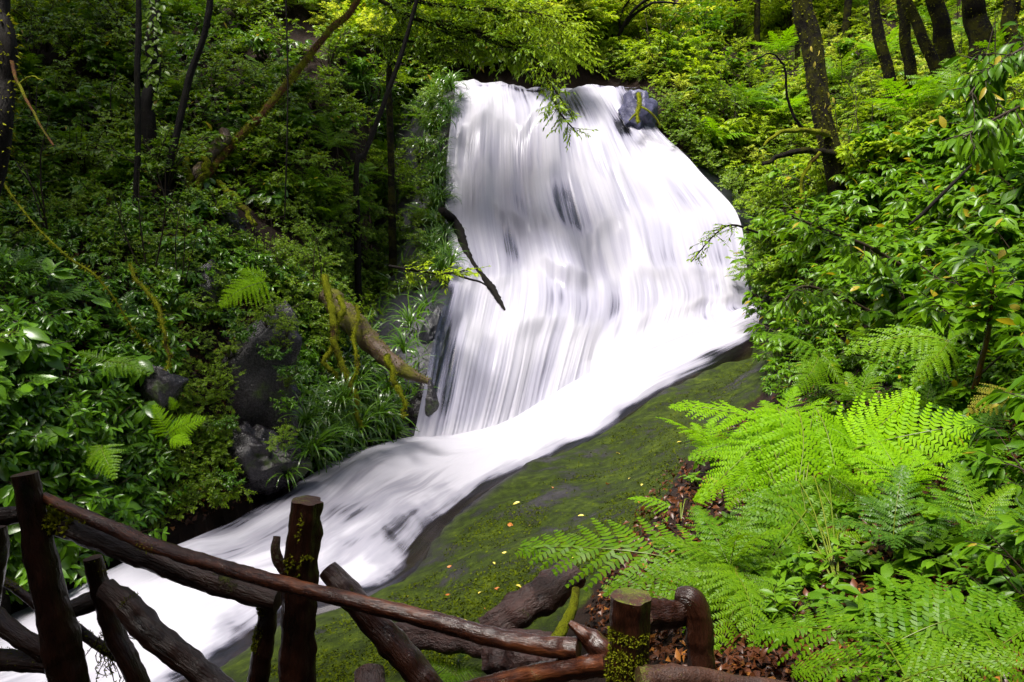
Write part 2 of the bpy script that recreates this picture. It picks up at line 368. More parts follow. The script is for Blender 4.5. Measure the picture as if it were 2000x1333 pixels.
# ------------------------------------------------------------------ terrain
CPTS = [  # (px, py, depth) of ground points read off the photograph's layout, some with a drop below the water
 # stream bed
 (1400,650,16.0,-.35),(1250,715,15.0,-.35),(1130,790,13.6,-.4),(1000,860,12.2,-.4),(870,930,10.8,-.4),(720,1000,9.3,-.4),(600,1060,8.5,-.4),(480,1120,7.8,-.4),(320,1200,7.0,-.4),(150,1270,6.5,-.4),(-80,1330,6.0,-.4),(-400,1400,5.5,-.4),
 # edge on the slab side
 (1475,675,15.0,0),(1300,765,13.4,.0),(1190,838,12.2,0),(1070,900,11.2,0),(960,957,10.0,0),(880,1022,9.0,0),(810,1108,7.8,0),(720,1160,7.3,0),(570,1206,6.9,0),(450,1297,6.2,0),(340,1352,5.8,0),
 # slab
 (1200,900,11.0,.04),(1000,1050,8.0,.08),(1300,870,10.5,.05),(1450,730,13.6,.05),(1490,692,14.5,.10),(1415,716,14.1,.06),(1375,738,13.8,.05),(900,1150,6.6,.05),(1000,1230,5.3,.0),(700,1250,5.7,.05),(600,1320,5.2,0),(1230,1020,6.9,.05),(1120,1150,5.4,0),
 # right bank
 (1350,1000,6.4,.1),(1500,1100,4.7,0),(1400,1300,3.4,0),(1900,1300,3.0,0),(1700,1000,5.0,0),(1900,950,4.6,0),(1950,700,6.2,0),(1600,830,7.5,0),(1500,780,10.8,0),(1560,640,12.8,0),(1700,560,11,0),(1900,500,9,0),(1990,350,9.5,0),(1650,400,14,0),(1760,245,18,0),(1880,240,15.5,0),(1510,430,16.8,0),(1350,310,20,0),(1280,190,22.3,0),(1450,200,23.5,0),(1500,110,29,0),(1300,100,28,0),(1200,80,33,0),(1900,110,24,0),(2150,300,11,0),(2250,900,4.5,0),(2200,500,7.5,0),(2200,150,16,0),
 # left bank
 (780,875,12.3,.0),(600,925,10.9,.0),(480,992,9.6,.0),(360,1040,8.8,.0),(210,1100,8.1,.0),(70,1165,7.4,0),(640,830,11.7,0),(480,850,10.3,0),(520,620,12,0),(300,820,9.5,0),(300,600,11,0),(100,900,8.1,0),(40,1060,7.4,0),(100,600,10.2,0),(350,400,14,0),(100,300,14,0),(700,420,15.3,0),(700,200,19,0),(830,320,18.3,0),(840,560,14.6,0),(790,780,12.9,0),(830,165,21.6,0),(400,100,20,0),(100,50,19,0),(700,10,26,0),(300,-60,25,0),(-100,-60,22,0),(-250,500,9,0),(-300,900,6.8,0),(-400,200,13,0),
 (1475,600,17.2,-.4),(1466,520,18.3,-.6),(1445,440,19.3,-.6),(1515,575,16.9,-.15),(1380,360,20.6,-.5),
 # behind and below the falls (the water and its rock lie in front of these)
 (900,158,22.8,-.5),(1050,160,23.2,-.5),(1220,160,23.3,-.4),(1000,350,21.5,-1.),(1200,350,21.5,-1.),(1000,560,18.0,-.8),(1250,540,18.6,-.8),(1400,500,19,-.5),(1000,20,36,0),(1100,40,36,0),
]
XYZ = [P(a, b, c) + np.array([0, 0, d]) for a, b, c, d in CPTS]
XYZ += [np.array(p, float) for p in [
 (-2.2, 3.2, -2.5), (-1.0, 3.0, -2.3), (.2, 2.6, -2.0), (.9, 2.4, -1.75), (-2.2, 4.6, -3.0), (-.6, 4.2, -2.75), (.4, 3.7, -2.35), (1.9, 1.2, -1.45), (0, 0, -1.7), (-3, 0, -2.0), (-6, 2, -2.6), (3, 0, -1.2),
 (0, -5, .2), (0, -8, 3.5), (-8, -7, 4), (8, -7, 5), (0, -15, 11), (-14, 2, 2), (-18, 14, 8), (-24, 30, 15), (14, 4, 3.5), (18, 14, 6.5), (24, 30, 13), (-24, -10, 10), (24, -10, 10),  # unseen rise behind the viewer, made steep to block light
 (0, 45, 16), (12, 45, 16), (-14, 42, 17), (24, 48, 19), (0, 62, 27), (-26, 60, 28), (30, 62, 29)]]
XYZ = np.array(XYZ)

def tps_fit(XY, z, lam=.02):
    n = len(XY); d2 = ((XY[:, None] - XY[None]) ** 2).sum(-1)
    K = np.where(d2 > 0, d2 * np.log(d2 + 1e-12) * .5, 0) + lam * np.eye(n)
    A = np.zeros((n + 3, n + 3)); A[:n, :n] = K; A[:n, n] = 1; A[:n, n + 1:] = XY; A[n, :n] = 1; A[n + 1:, :n] = XY.T
    return np.linalg.solve(A, np.r_[z, 0, 0, 0])
W = tps_fit(XYZ[:, :2], XYZ[:, 2])
def tps(x, y):
    x, y = np.atleast_1d(x).astype(float), np.atleast_1d(y).astype(float); out = np.zeros(len(x))
    for i in range(0, len(x), 20000):
        q = np.stack([x[i:i + 20000], y[i:i + 20000]], -1)
        d2 = ((q[:, None] - XYZ[None, :, :2]) ** 2).sum(-1)
        out[i:i + 20000] = np.where(d2 > 0, d2 * np.log(d2 + 1e-12) * .5, 0) @ W[:-3] + W[-3] + q @ W[-2:]
    return out

def in_poly(x, y, poly):
    x, y = np.asarray(x), np.asarray(y); c = np.zeros(x.shape, bool); n = len(poly)
    for i in range(n):
        (x1, y1), (x2, y2) = poly[i], poly[(i + 1) % n]
        if y1 == y2: continue
        c ^= ((y1 > y) != (y2 > y)) & (x < (x2 - x1) * (y - y1) / (y2 - y1) + x1)
    return c

def spaced(lo, hi, a, b, fine, grow=1.16):
    g = list(np.arange(a, b, fine)); s = fine; v = g[-1]
    while v < hi: s *= grow; v += s; g.append(v)
    s = fine; v = g[0]
    while v > lo: s *= grow; v -= s; g.insert(0, v)
    return np.array(g)
gx = spaced(-34, 36, -9.5, 9.5, .1); gy = spaced(-18, 66, 2.5, 20, .1)
GX, GY = np.meshgrid(gx, gy); nx, ny = len(gx), len(gy)
fx, fy = GX.ravel(), GY.ravel(); fz = tps(fx, fy)
pxx, pyy = proj(np.stack([fx, fy, fz], -1))
SLAB = [(1500,640),(1290,760),(1060,905),(870,1030),(790,1120),(700,1165),(560,1212),(430,1310),(330,1380),(620,1500),(980,1400),(1090,1230),(1180,1120),(1290,1010),(1330,930),(1400,840),(1520,740)]
STREAM = [(1510,600),(1475,672),(1300,760),(1190,832),(1060,900),(870,1022),(800,1108),(710,1158),(560,1206),(440,1297),(330,1352),(100,1500),(-500,1600),(-500,1300),(80,1170),(220,1105),(370,1045),(480,995),(590,930),(690,875),(800,840),(950,815),(1100,730),(1250,660),(1400,610)]
slab = (in_poly(pxx, pyy, SLAB) & (fy > 4) & (fy < 17)).astype(float)
streamy = (in_poly(pxx, pyy, STREAM) & (fy > 4.3) & (fy < 18)).astype(float)
def blur(a, k):
    a = a.reshape(ny, nx)
    for _ in range(k):
        a = (a + np.roll(a, 1, 0) + np.roll(a, -1, 0) + np.roll(a, 1, 1) + np.roll(a, -1, 1)) / 5
    return a.ravel()
slab_s = blur(np.maximum(slab, streamy), 4); st_s = blur(streamy, 4)
bank = 1 - slab_s
fz = fz + bank * (fbm(fx * .55, fy * .55, 0, 3, 5) * .8 * np.clip((fy - 3) / 8, .25, 1) + fbm(fx * 2.2, fy * 2.2, 0, 9, 3) * .12) + slab_s * (1 - st_s) * (fbm(fx * .8, fy * .8, 0, 5, 4) * .14 + .03 + .02 * np.round(3 * fbm(fx * .6 + 4, fy * .6, 0, 15, 3)) / 3 + .03 * fbm(fx * 4, fy * 4, 0, 25, 3))
ph = P(835, 1150, 6.9); fz -= .16 * np.exp(-(((fx - ph[0]) / .17) ** 2 + ((fy - ph[1]) / .2) ** 2))      # pothole in the slab
for (a, b, c, w_, h_) in [(1010, 1195, 5.8, .5, .05), (1330, 880, 9.9, .7, .1)]:
    p_ = P(a, b, c); fz -= h_ * np.exp(-(((fx - p_[0]) / w_) ** 2 + ((fy - p_[1]) / .12) ** 2))
wet = np.clip(blur(streamy, 4) * 1.8, 0, 1)
# ------------------------------------------------------------------ water
def patch(rows, nu, nv):
    """smooth surface through a grid of control points: returns (nv, nu, 3)"""
    R = np.array([[P(*c) for c in r] for r in rows])
    def cr(A, n):
        m = len(A) - 1; q = np.concatenate([[2 * A[0] - A[1]], A, [2 * A[-1] - A[-2]]]); t = np.linspace(0, m - 1e-6, n); i = t.astype(int)
        f = (t - i).reshape(-1, *([1] * (A.ndim - 1)))
        a, b, c, d = q[i], q[i + 1], q[i + 2], q[i + 3]
        return .5 * (2 * b + (c - a) * f + (2 * a - 5 * b + 4 * c - d) * f ** 2 + (3 * b - a - 3 * c + d) * f ** 3)
    X = cr(R, nv); return np.swapaxes(cr(np.swapaxes(X, 0, 1), nu), 0, 1)

def grid_mesh(name, S, mat, uv=None, attrs=None):
    nv, nu = S.shape[:2]; i = np.arange(nv - 1)[:, None] * nu + np.arange(nu - 1)[None]
    q = np.stack([i, i + nu, i + nu + 1, i + 1], -1).reshape(-1, 4)
    return build_mesh(name, S.reshape(-1, 3), [q], [mat], uv=uv, attrs=attrs)

def normals(S):
    a = np.gradient(S, axis=0); b = np.gradient(S, axis=1); n = np.cross(a, b); n /= np.linalg.norm(n, axis=-1, keepdims=True) + 1e-9
    return n if n[..., 1].mean() < 0 else -n

FALL = [
 [(886,168,22.6),(980,168,22.9),(1070,168,23),(1150,166,23.1),(1245,168,23.2)],
 [(888,178,21.5),(980,178,21.8),(1070,180,21.9),(1150,174,22.1),(1242,178,22.2)],
 [(882,240,20.7),(985,228,20.9),(1090,232,20.9),(1180,237,21.1),(1288,258,21.2)],
 [(873,345,19.6),(985,330,19.7),(1100,326,19.7),(1224,328,19.9),(1362,330,20.1)],
 [(871,440,18.4),(990,430,18.5),(1120,430,18.5),(1270,423,18.7),(1438,420,18.9)],
 [(884,540,16.6),(1005,530,16.9),(1140,525,17.2),(1290,510,17.5),(1454,520,17.9)],
 [(868,592,14.9),(1000,602,15.4),(1150,600,16.1),(1310,580,16.8),(1460,568,17.3)],
 [(835,700,13.4),(980,700,14.1),(1130,680,15.1),(1300,640,16.2),(1472,597,16.9)],
 [(806,855,12.7),(950,838,13.2),(1110,758,14.4),(1300,678,15.6),(1500,609,16.5)],
 [(800,900,12.4),(940,890,12.9),(1100,810,14.1),(1290,720,15.3),(1500,640,16.3)]]
NU, NV = 440, 360
S = patch(FALL, NU, NV); Nn = normals(S)
U, Vv = np.meshgrid(np.linspace(0, 1, NU), np.linspace(0, 1, NV))
S[..., 2] += (fbm(U * 5, Vv * 4, 0, 53, 4) * .35 - .12) * np.exp(-(Vv / .16) ** 2)
LIPS = [(.10, .10, .02), (.235, .16, .08), (.335, .20, .09), (.45, .20, .09), (.575, .40, .05), (.69, .22, .07)]     # (height, step, wander)
lv = []
for k, (v0, a, w) in enumerate(LIPS):
    lv.append(v0 + w * fbm(U * 6, U * 0 + k * 7.3, 0, 21 + k, 4) + .007 * vnoise(U * 34, U * 0 + k, 0, 40 + k))
led = 0
for k, (v0, a, w) in enumerate(LIPS[1:], 1):
    t = (Vv - lv[k]) / .045; g = np.clip(.45 + .9 * vnoise(U * 7, U * 0 + v0 * 13, 0, 44), 0, 1.2) * (1 - .75 * np.clip((U - .62) / .15, 0, 1))
    led = led + .8 * a * g * np.where(t < 0, np.exp(-(t * .45) ** 2), np.exp(-(t * 1.6) ** 2))
lump = fbm(U * 7, Vv * 2.6, 0, 51, 3) * .22
rockS = S + Nn * ((led + lump) * np.clip(Vv * 8 - .6, 0, 1) * np.clip((1 - Vv) * 9 - .6, 0, 1))[..., None]
# rock reaches past the water on both sides
padL = rockS[:, :1] + np.array([-1.0, .5, -.1]); padR = rockS[:, -1:] + np.array([.9, .8, .0])
back = np.concatenate([padL + np.array([-1.2, 1.4, -.4]), padL, rockS, padR, padR + np.array([1.2, 1.6, -.5])], 1) - 0
off = -.10 + .05 * fbm(np.arange(back.shape[1])[None] * .09, np.arange(NV)[:, None] * .09, 0, 61, 4)
back = back + np.array([0, 1, -.6]) * (-off)[..., None]
tag(link('waterfall_rock', grid_mesh('waterfall_rock', back, M['fallrock'])), kind='structure')

sp, sq = proj(S.reshape(-1, 3))
def foam_map(px, py, base, spots):
    f = np.full(px.shape, base)
    for x, y, rx, ry, a in spots: f += a * np.exp(-(((px - x) / rx) ** 2 + ((py - y) / ry) ** 2))
    return f
foam = foam_map(sp, sq, .63, [(1012,395,24,70,-.28),(1000,300,16,40,-.15),(1085,400,22,50,-.3),(1190,600,26,70,-.40),(1095,585,26,35,-.30),(1300,560,30,60,-.12),(1240,450,45,45,-.15),
  (848,650,44,75,-.85),(852,770,54,80,-.50),(905,600,40,26,-.2),(1244,212,46,52,-.85),(1212,258,22,20,-.7),(1030,186,80,22,-.45),(1160,172,50,12,-.3),(890,210,12,60,-.3),(930,200,60,50,.2),(1180,200,22,40,.35),
  (1250,330,60,40,.15),(1000,880,300,46,.6),(1300,690,200,35,.6),(990,620,60,40,.2)]).reshape(NV, NU)
strandy = np.zeros(U.shape); sg_ = lambda x: 1 / (1 + np.exp(-np.clip(x, -30, 30)))
above = np.ones(U.shape)
for k in range(len(LIPS) + 1):
    d = np.clip((Vv - (lv[k - 1] if k else Vv * 0)) / .13, 0, 1.3)                       # how far below its lip
    drift = U + .012 * fbm(U * 9, Vv * 5, 0, 130 + k, 2)
    fine = fbm(drift * 85, Vv * 1.8, k * 5.1, 100 + k, 3); wide = fbm(drift * 22, Vv * 1.6, k * 5.1, 110 + k, 3)
    f_k = (.35 + .65 * d) * (.55 * fine + .85 * wide) + .20 * np.exp(-(d / .3) ** 2) - .08 * d
    below = sg_((Vv - lv[k]) / .011) if k < len(LIPS) else np.zeros(U.shape)
    strandy += f_k * above * (1 - below); above = above * below
through = np.clip(fbm(U * 8 + 3, Vv * 6, 0, 141, 4) * 2.2 - .15, 0, 1) * np.clip((.80 - Vv) / .1, 0, 1)      # ledges that the water only veils
strandy = strandy - .34 * through
foot = np.clip((Vv - .80) / .09, 0, 1)
foam = (foam + strandy * (1 - .8 * foot)).ravel()
strand = strandy * .05 + .06
Wt = rockS + Nn * (.03 + strand)[..., None]
tag(link('waterfall', grid_mesh('waterfall', Wt, M['fall'], uv=np.stack([U, Vv], -1).reshape(-1, 2), attrs={'foam': foam})), kind='structure')

CHUTE = [((1515,600,16.7),(1510,606,16.5)),((1400,622,16.7),(1468,676,15.0)),((1250,675,15.9),(1295,764,13.4)),((1100,745,14.8),(1184,838,12.2)),((950,828,13.5),(1064,900,11.2)),((798,852,12.9),(954,956,10.0)),((688,880,12.1),(872,1022,9.0)),((588,935,10.8),(804,1107,7.8)),((478,1000,9.6),(712,1158,7.3)),((368,1050,8.8),(562,1204,6.9)),((218,1110,8.1),(444,1294,6.2)),((75,1172,7.4),(334,1350,5.8)),((-150,1255,6.7),(100,1470,5.2)),((-500,1330,6.2),(-250,1600,4.6))]
rows = []
for (a, b) in CHUTE:
    A, B = np.array(a, float), np.array(b, float); pa, pb = P(*a), P(*b)
    rows.append([(pa * (1 - t) + pb * t) for t in (0, .33, .66, 1)])
def P_id(*a): return np.array(a)
_P = P; P = P_id
C = patch(rows, 110, 420); P = _P
Uc, Vc = np.meshgrid(np.linspace(0, 1, 110), np.linspace(0, 1, 420))
edge = np.clip(np.minimum(Uc, 1 - Uc) * 7, 0, 1)
C[..., 2] += .02 + edge * (.05 + fbm(Uc * 3.2, Vc * 9, 0, 81, 3) * .16 + fbm(Uc * 12, Vc * 10, 0, 82, 3) * .05) - (1 - edge) * .05
C = np.concatenate([C[:, :1] + np.array([-.12, .12, -.35]), C, C[:, -1:] + np.array([.10, -.10, -.22])], 1)
Uc = np.concatenate([Uc[:, :1], Uc, Uc[:, -1:]], 1); Vc = np.concatenate([Vc[:, :1], Vc, Vc[:, -1:]], 1)
cp, cq = proj(C.reshape(-1, 3))
cf = foam_map(cp, cq, .68, [(640,1010,230,55,-.20),(560,1110,120,30,-.1),(1100,830,260,70,.5),(900,880,120,50,.4),(700,1000,120,25,-.22),(560,960,60,30,-.25),(480,1030,60,20,-.2),(640,1060,90,16,-.15),(700,1130,50,22,.45),(300,1230,160,60,.6),(330,1150,120,40,.4),(450,1250,40,50,-.25),(1500,620,30,20,-.4),(1440,690,60,16,-.4),(1250,800,80,16,-.35),(1130,870,60,14,-.4),(100,1260,80,50,.5),(200,1300,100,60,.5),(520,1130,100,30,.3)])
ef = np.clip(np.minimum(Uc, (1 - Uc)) * 9, 0, 1).ravel()
ef2 = np.clip((1 - Uc) * 5 - .6 * (fbm(Uc * 3, Vc * 40, 0, 83, 3) + .3), 0, 1).ravel()
cf = cf - (1 - ef) * .45 - (1 - ef2) * .55
tag(link('stream', grid_mesh('stream', C, M['stream'], uv=np.stack([Uc, Vc * 2.2], -1).reshape(-1, 2), attrs={'foam': cf})), kind='structure')

# ------------------------------------------------------------------ ground sheet, kept under the water and its rock
def grid_bvh(S_):
    nv, nu = S_.shape[:2]; i = np.arange(nv - 1)[:, None] * nu + np.arange(nu - 1)[None]
    return BVHTree.FromPolygons(S_.reshape(-1, 3).tolist(), np.stack([i, i + nu, i + nu + 1, i + 1], -1).reshape(-1, 4).tolist())
wb = [(grid_bvh(back[::3, ::4]), .18), (grid_bvh(C[::3, ::2]), .10)]
for q_ in np.where((fx > -9) & (fx < 9) & (fy > 4) & (fy < 23.5))[0]:
    for b_, gap_ in wb:
        h_ = b_.ray_cast(Vector((fx[q_], fy[q_], -12)), Vector((0, 0, 1)))
        if h_[0] is not None and fz[q_] > h_[0].z - gap_: fz[q_] = h_[0].z - gap_
GV = np.stack([fx, fy, fz], -1)
ii = np.arange(ny - 1)[:, None] * nx + np.arange(nx - 1)[None]
GQ = np.stack([ii, ii + 1, ii + nx + 1, ii + nx], -1).reshape(-1, 4)
fs = np.maximum(slab, streamy)[GQ].mean(1) > .5
def submesh(name, sel):
    q = GQ[sel]; u, inv = np.unique(q, return_inverse=True)
    return build_mesh(name, GV[u], [inv.reshape(q.shape)], [M['ground']], attrs={'slab': slab_s[u], 'wet': wet[u]})
tag(link('ground', submesh('ground', ~fs)), kind='structure')
tag(link('mossy_rock_slab', submesh('mossy_rock_slab', fs)), kind='structure')
bvh = BVHTree.FromPolygons([tuple(v) for v in GV.tolist()], GQ.tolist())

def gz(x, y):
    h = bvh.ray_cast(Vector((x, y, 60)), Vector((0, 0, -1)))
    return h[0].z if h[0] else 0.0
def hit(px, py):
    d = Vector(P(px, py, 1.0)).normalized(); h = bvh.ray_cast(Vector((0, 0, 0)), d)
    return (h[0], h[1]) if h[0] else (None, None)

# ------------------------------------------------------------------ leaves and plant meshes
def leaf_tmpl(asp, curl=.18, fold=.25, fine=False):
    if fine:
        h = asp / 2
        V = np.array([[0, 0, 0], [.45, h, fold * h], [.5, 0, 0], [.45, -h, fold * h], [1, 0, -curl]])
        T = np.array([[0, 2, 1], [0, 3, 2], [1, 2, 4], [2, 3, 4]])
        return V, T
    V = [[0, 0, 0]]; T = []
    for x, w in ((.22, .72), (.5, 1.0), (.78, .62)):
        h = asp / 2 * w; z = -curl * x * x
        V += [[x, h, z + fold * h], [x, 0, z], [x, -h, z + fold * h]]
    V += [[1, 0, -curl]]
    T += [[0, 2, 1], [0, 3, 2]]
    for k in (1, 4): T += [[k, k + 1, k + 4], [k, k + 4, k + 3], [k + 1, k + 2, k + 5], [k + 1, k + 5, k + 4]]
    T += [[7, 8, 10], [8, 9, 10]]
    return np.array(V), np.array(T)

def put_leaves(mb, tmpl, L, mi=0):
    """L: list of (pos, dir, normal, length)"""
    if not L: return
    V, T = tmpl
    p = np.array([l[0] for l in L]); d = np.array([l[1] for l in L]); n = np.array([l[2] for l in L]); s = np.array([l[3] for l in L])
    d /= np.linalg.norm(d, axis=1)[:, None] + 1e-9
    y = np.cross(n, d); y /= np.linalg.norm(y, axis=1)[:, None] + 1e-9; z = np.cross(d, y)
    A = (d[:, None] * V[None, :, :1] + y[:, None] * V[None, :, 1:2] + z[:, None] * V[None, :, 2:3]) * s[:, None, None] + p[:, None]
    k = len(V); F_ = (T[None] + (np.arange(len(L)) * k)[:, None, None]).reshape(-1, 3)
    mb.add(A.reshape(-1, 3), F_, mi)

def rv(r, s=1.0): return np.array([r.gauss(0, s), r.gauss(0, s), r.gauss(0, s)])
def unit(v): return v / (np.linalg.norm(v) + 1e-9)

def twig_leaves(r, a, b, n, ll, droop, whorl, L):
    """leaves along the twig from a to b"""
    d = unit(b - a); side = unit(np.cross(d, [0, 0, 1]) + 1e-3); up = np.cross(side, d)
    for k in range(n):
        if whorl and k >= n // 2:
            an = 2 * math.pi * (k + r.random() * .5) / max(1, n - n // 2); p = b
            dd = unit(side * math.cos(an) + up * math.sin(an) * .6 + d * .55 + rv(r, .15) + np.array([0, 0, -droop]))
        else:
            t = .25 + .75 * (k + .5) / n; p = a + (b - a) * t; sg = 1 if k % 2 else -1
            dd = unit(side * sg + d * .8 + rv(r, .25) + np.array([0, 0, -droop]))
            if k == n - 1: dd = unit(d + rv(r, .2) + np.array([0, 0, -droop]))
        L.append((p, dd, np.array([0, 0, 1.0]) + rv(r, .38), ll * r.uniform(.65, 1.2)))

def shrub_mesh(name, seed, h, rad, stems, twigs, leaves, ll, tmpl, leafmat, droop=.25, whorl=False, stem_r=.008, split=False, low=.35):
    r = random.Random(seed); st = MB(); L = []
    for i in range(stems):
        az = r.uniform(0, 2 * math.pi); d = rad * math.sqrt(r.random()); tip = np.array([d * math.cos(az), d * math.sin(az), h * r.uniform(.55, 1) * (1 - .35 * (d / rad) ** 2)])
        mid = tip * np.array([.35, .35, .6]) + rv(r, .04 * h)
        pp, _ = smooth_path([np.zeros(3), mid, tip], [stem_r, stem_r * .7, stem_r * .35], 7)
        tube(st, [np.zeros(3), mid, tip], [stem_r, stem_r * .7, stem_r * .35], n=6, seg=4, rough=0, seed=i)
        for k in range(twigs):
            t = r.uniform(low, 1); j = min(5, int(t * 6)); a = pp[j] + (pp[j + 1] - pp[j]) * (t * 6 - j)
            o = unit(np.array([a[0], a[1], .15 * h]) + rv(r, .5 * rad)); ln = r.uniform(.12, .32) * (h + rad) * .6
            b = a + o * ln * np.array([1, 1, .55])
            tube(st, [a, b], [stem_r * .35, stem_r * .2], n=2, seg=3, rough=0)
            twig_leaves(r, a, b, leaves, ll, droop, whorl, L)
    if split:
        lf = MB(); put_leaves(lf, tmpl, L, 0)
        return st.mesh(name + '_stem', [M['twig']]), lf.mesh(name + '_foliage', [leafmat])
    put_leaves(st, tmpl, L, 1)
    return st.mesh(name, [M['twig'], leafmat])

def frond_mesh(name, seed, mat, n=16, width=.42, arch=.10, droop=.30, m=15, power=.8):
    r = random.Random(seed); mb = MB()
    def ax(x): return np.array([x, .02 * math.sin(x * 4 + seed), arch * 4 * x * (1 - x)])
    tube(mb, [ax(t) for t in np.linspace(0, 1, 6)], [.006, .005, .004, .003, .002, .001], n=10, seg=4, rough=0, mi=1)
    V = []; T = []
    for i in range(n):
        s = .03 + .95 * (i / n) ** .95; ds = .95 / n
        l = width * (1 - s) ** power * min(1, .72 + 3 * s) * r.uniform(.9, 1.08); ang = math.radians(68 - 26 * s)
        o = ax(s); k = max(4, int(m * l / width + 2))
        for sg in (-1, 1):
            o2 = ax(min(1, s + (.012 if sg > 0 else 0))); an = ang + r.gauss(0, .05); dz = droop * r.uniform(.6, 1.3); lift = r.gauss(0.05, .08)
            d0 = np.array([math.cos(an), sg * math.sin(an), lift]); perp = np.array([math.sin(an), -sg * math.cos(an), 0])
            def pin(t): return o2 + d0 * l * t + np.array([.10 * l * t * t, 0, -dz * l * t * t])
            b0 = len(V); w = .0022
            for t in (0, .5, 1): V += [pin(t) + perp * w * (1 - t), pin(t) - perp * w * (1 - t)]
            T += [[b0, b0 + 1, b0 + 3], [b0, b0 + 3, b0 + 2], [b0 + 2, b0 + 3, b0 + 5], [b0 + 2, b0 + 5, b0 + 4]]
            for j in range(k):
                t = (j + .4) / k; c = pin(t); e = pin(min(1, t + .8 / k)); dirn = unit(e - c + 1e-9)
                pl = ds * .60 * (1 - t) ** .55 * r.uniform(.85, 1.1) + .004; hw = l / k * .43
                for q in (-1, 1):
                    pd = unit(perp * q + dirn * .35 + np.array([0, 0, -.25 + r.gauss(0, .18)]))
                    b0 = len(V)
                    V += [c - dirn * hw, c + dirn * hw, c + dirn * hw * .85 + pd * pl * .7, c + pd * pl + dirn * hw * .3, c - dirn * hw * .75 + pd * pl * .6]
                    T += [[b0, b0 + 1, b0 + 2], [b0, b0 + 2, b0 + 4], [b0 + 4, b0 + 2, b0 + 3]]
    mb.add(np.array(V), np.array(T), 0)
    return mb.mesh(name, [mat, M['stalk']])

def sedge_mesh(name, seed, n, ln, w, mat):
    r = random.Random(seed); V = []; T = []
    for i in range(n):
        az = r.uniform(0, 2 * math.pi); lean = r.uniform(.15, .75); L_ = ln * r.uniform(.55, 1.1); c, s = math.cos(az), math.sin(az); b0 = len(V); ww = w * r.uniform(.7, 1.2)
        x = y = 0.0; th = math.pi / 2 - lean * .6; px_, pz_ = .03 * r.random(), 0.0
        for k in range(8):
            t = k / 7; wk = ww * (1 - t ** 3) * (.6 + .4 * min(1, t * 4))
            V += [[c * px_ - s * wk, s * px_ + c * wk, pz_ + wk * .4], [c * px_ + s * wk, s * px_ - c * wk, pz_ + wk * .4]]
            px_ += math.cos(th) * L_ / 7; pz_ += math.sin(th) * L_ / 7; th -= (.25 + lean * .5) * (.5 + t)
        for k in range(7):
            q = b0 + 2 * k; T += [[q, q + 1, q + 3], [q, q + 3, q + 2]]
    mb = MB(); mb.add(np.array(V), np.array(T), 0)
    return mb.mesh(name, [mat])

FINE = leaf_tmpl(.46, .12, .3, True); FINE2 = leaf_tmpl(.36, .15, .3, True)
LONG = leaf_tmpl(.34, .22, .3); OVAL = leaf_tmpl(.50, .22, .25); LANCE = leaf_tmpl(.30, .3, .3)

glossy_v = [shrub_mesh('glossy_shrub', 10 + i, .62, .42, 8, 5, 9, .11, LONG, M['glossy'], droop=.35, whorl=True, split=True) for i in range(4)]
broad_v = [shrub_mesh('broadleaf_shrub', 30 + i, .75, .45, 7, 5, 8, .13, OVAL if i % 2 else LONG, M['broad'], droop=.4, split=True) for i in range(5)]
small_v = [shrub_mesh('small_leaf_shrub', 50 + i, .75, .55, 10, 8, 10, .062, FINE, M['small'], droop=.2) for i in range(5)]
bright_v = [shrub_mesh('bright_bush', 70 + i, 1.2, .95, 12, 8, 10, (.09, .13, .11, .16, .12)[i], (FINE, FINE, FINE2, OVAL, FINE)[i], M[('bright', 'bright', 'small', 'bright', 'pale')[i]], droop=.2, stem_r=.012, low=.2) for i in range(5)]
big_v = [shrub_mesh('large_leaf_plant', 150 + i, .8, .4, 4, 3, 5, .24, OVAL, M['glossy'], droop=.4, split=True) for i in range(3)]
bare_v = [shrub_mesh('bare_sapling', 160 + i, 1.5, .5, 3, 6, 3, .07, FINE2, M['small'], droop=.3, stem_r=.011, low=.2) for i in range(4)]
herb_v = [shrub_mesh('forest_herb', 90 + i, .26, .16, 3, 3, 6, .09, LONG if i % 2 else OVAL, M['herb'], droop=.15, whorl=True, stem_r=.004) for i in range(4)]
sedge_v = [sedge_mesh('sedge_clump', 110 + i, 30, .74, .0125, M['sedge']) for i in range(4)]
far_v = [shrub_mesh('understory_shrub', 130 + i, 2.6, 1.5, 12, 10, 11, .20, FINE, M[('bright', 'pale', 'bright', 'broad')[i]], droop=.2, stem_r=.02) for i in range(4)]
FR = {k: [frond_mesh('frond', 200 + 7 * j + i, M[k], n=13 + i, width=.42 + .05 * (i % 2), droop=.34, arch=.12) for i in range(3)] for j, k in enumerate(('fern', 'fernb', 'fernd', 'fernold', 'fernlime'))}

# ------------------------------------------------------------------ trees
def ground_end(pts):
    """carry the last point of a trunk down into the soil"""
    p = np.array(pts[-1]); z = gz(p[0], p[1])
    return pts + [np.array([p[0] + .02, p[1], min(p[2], z) - .15])] if p[2] > z - .1 else pts

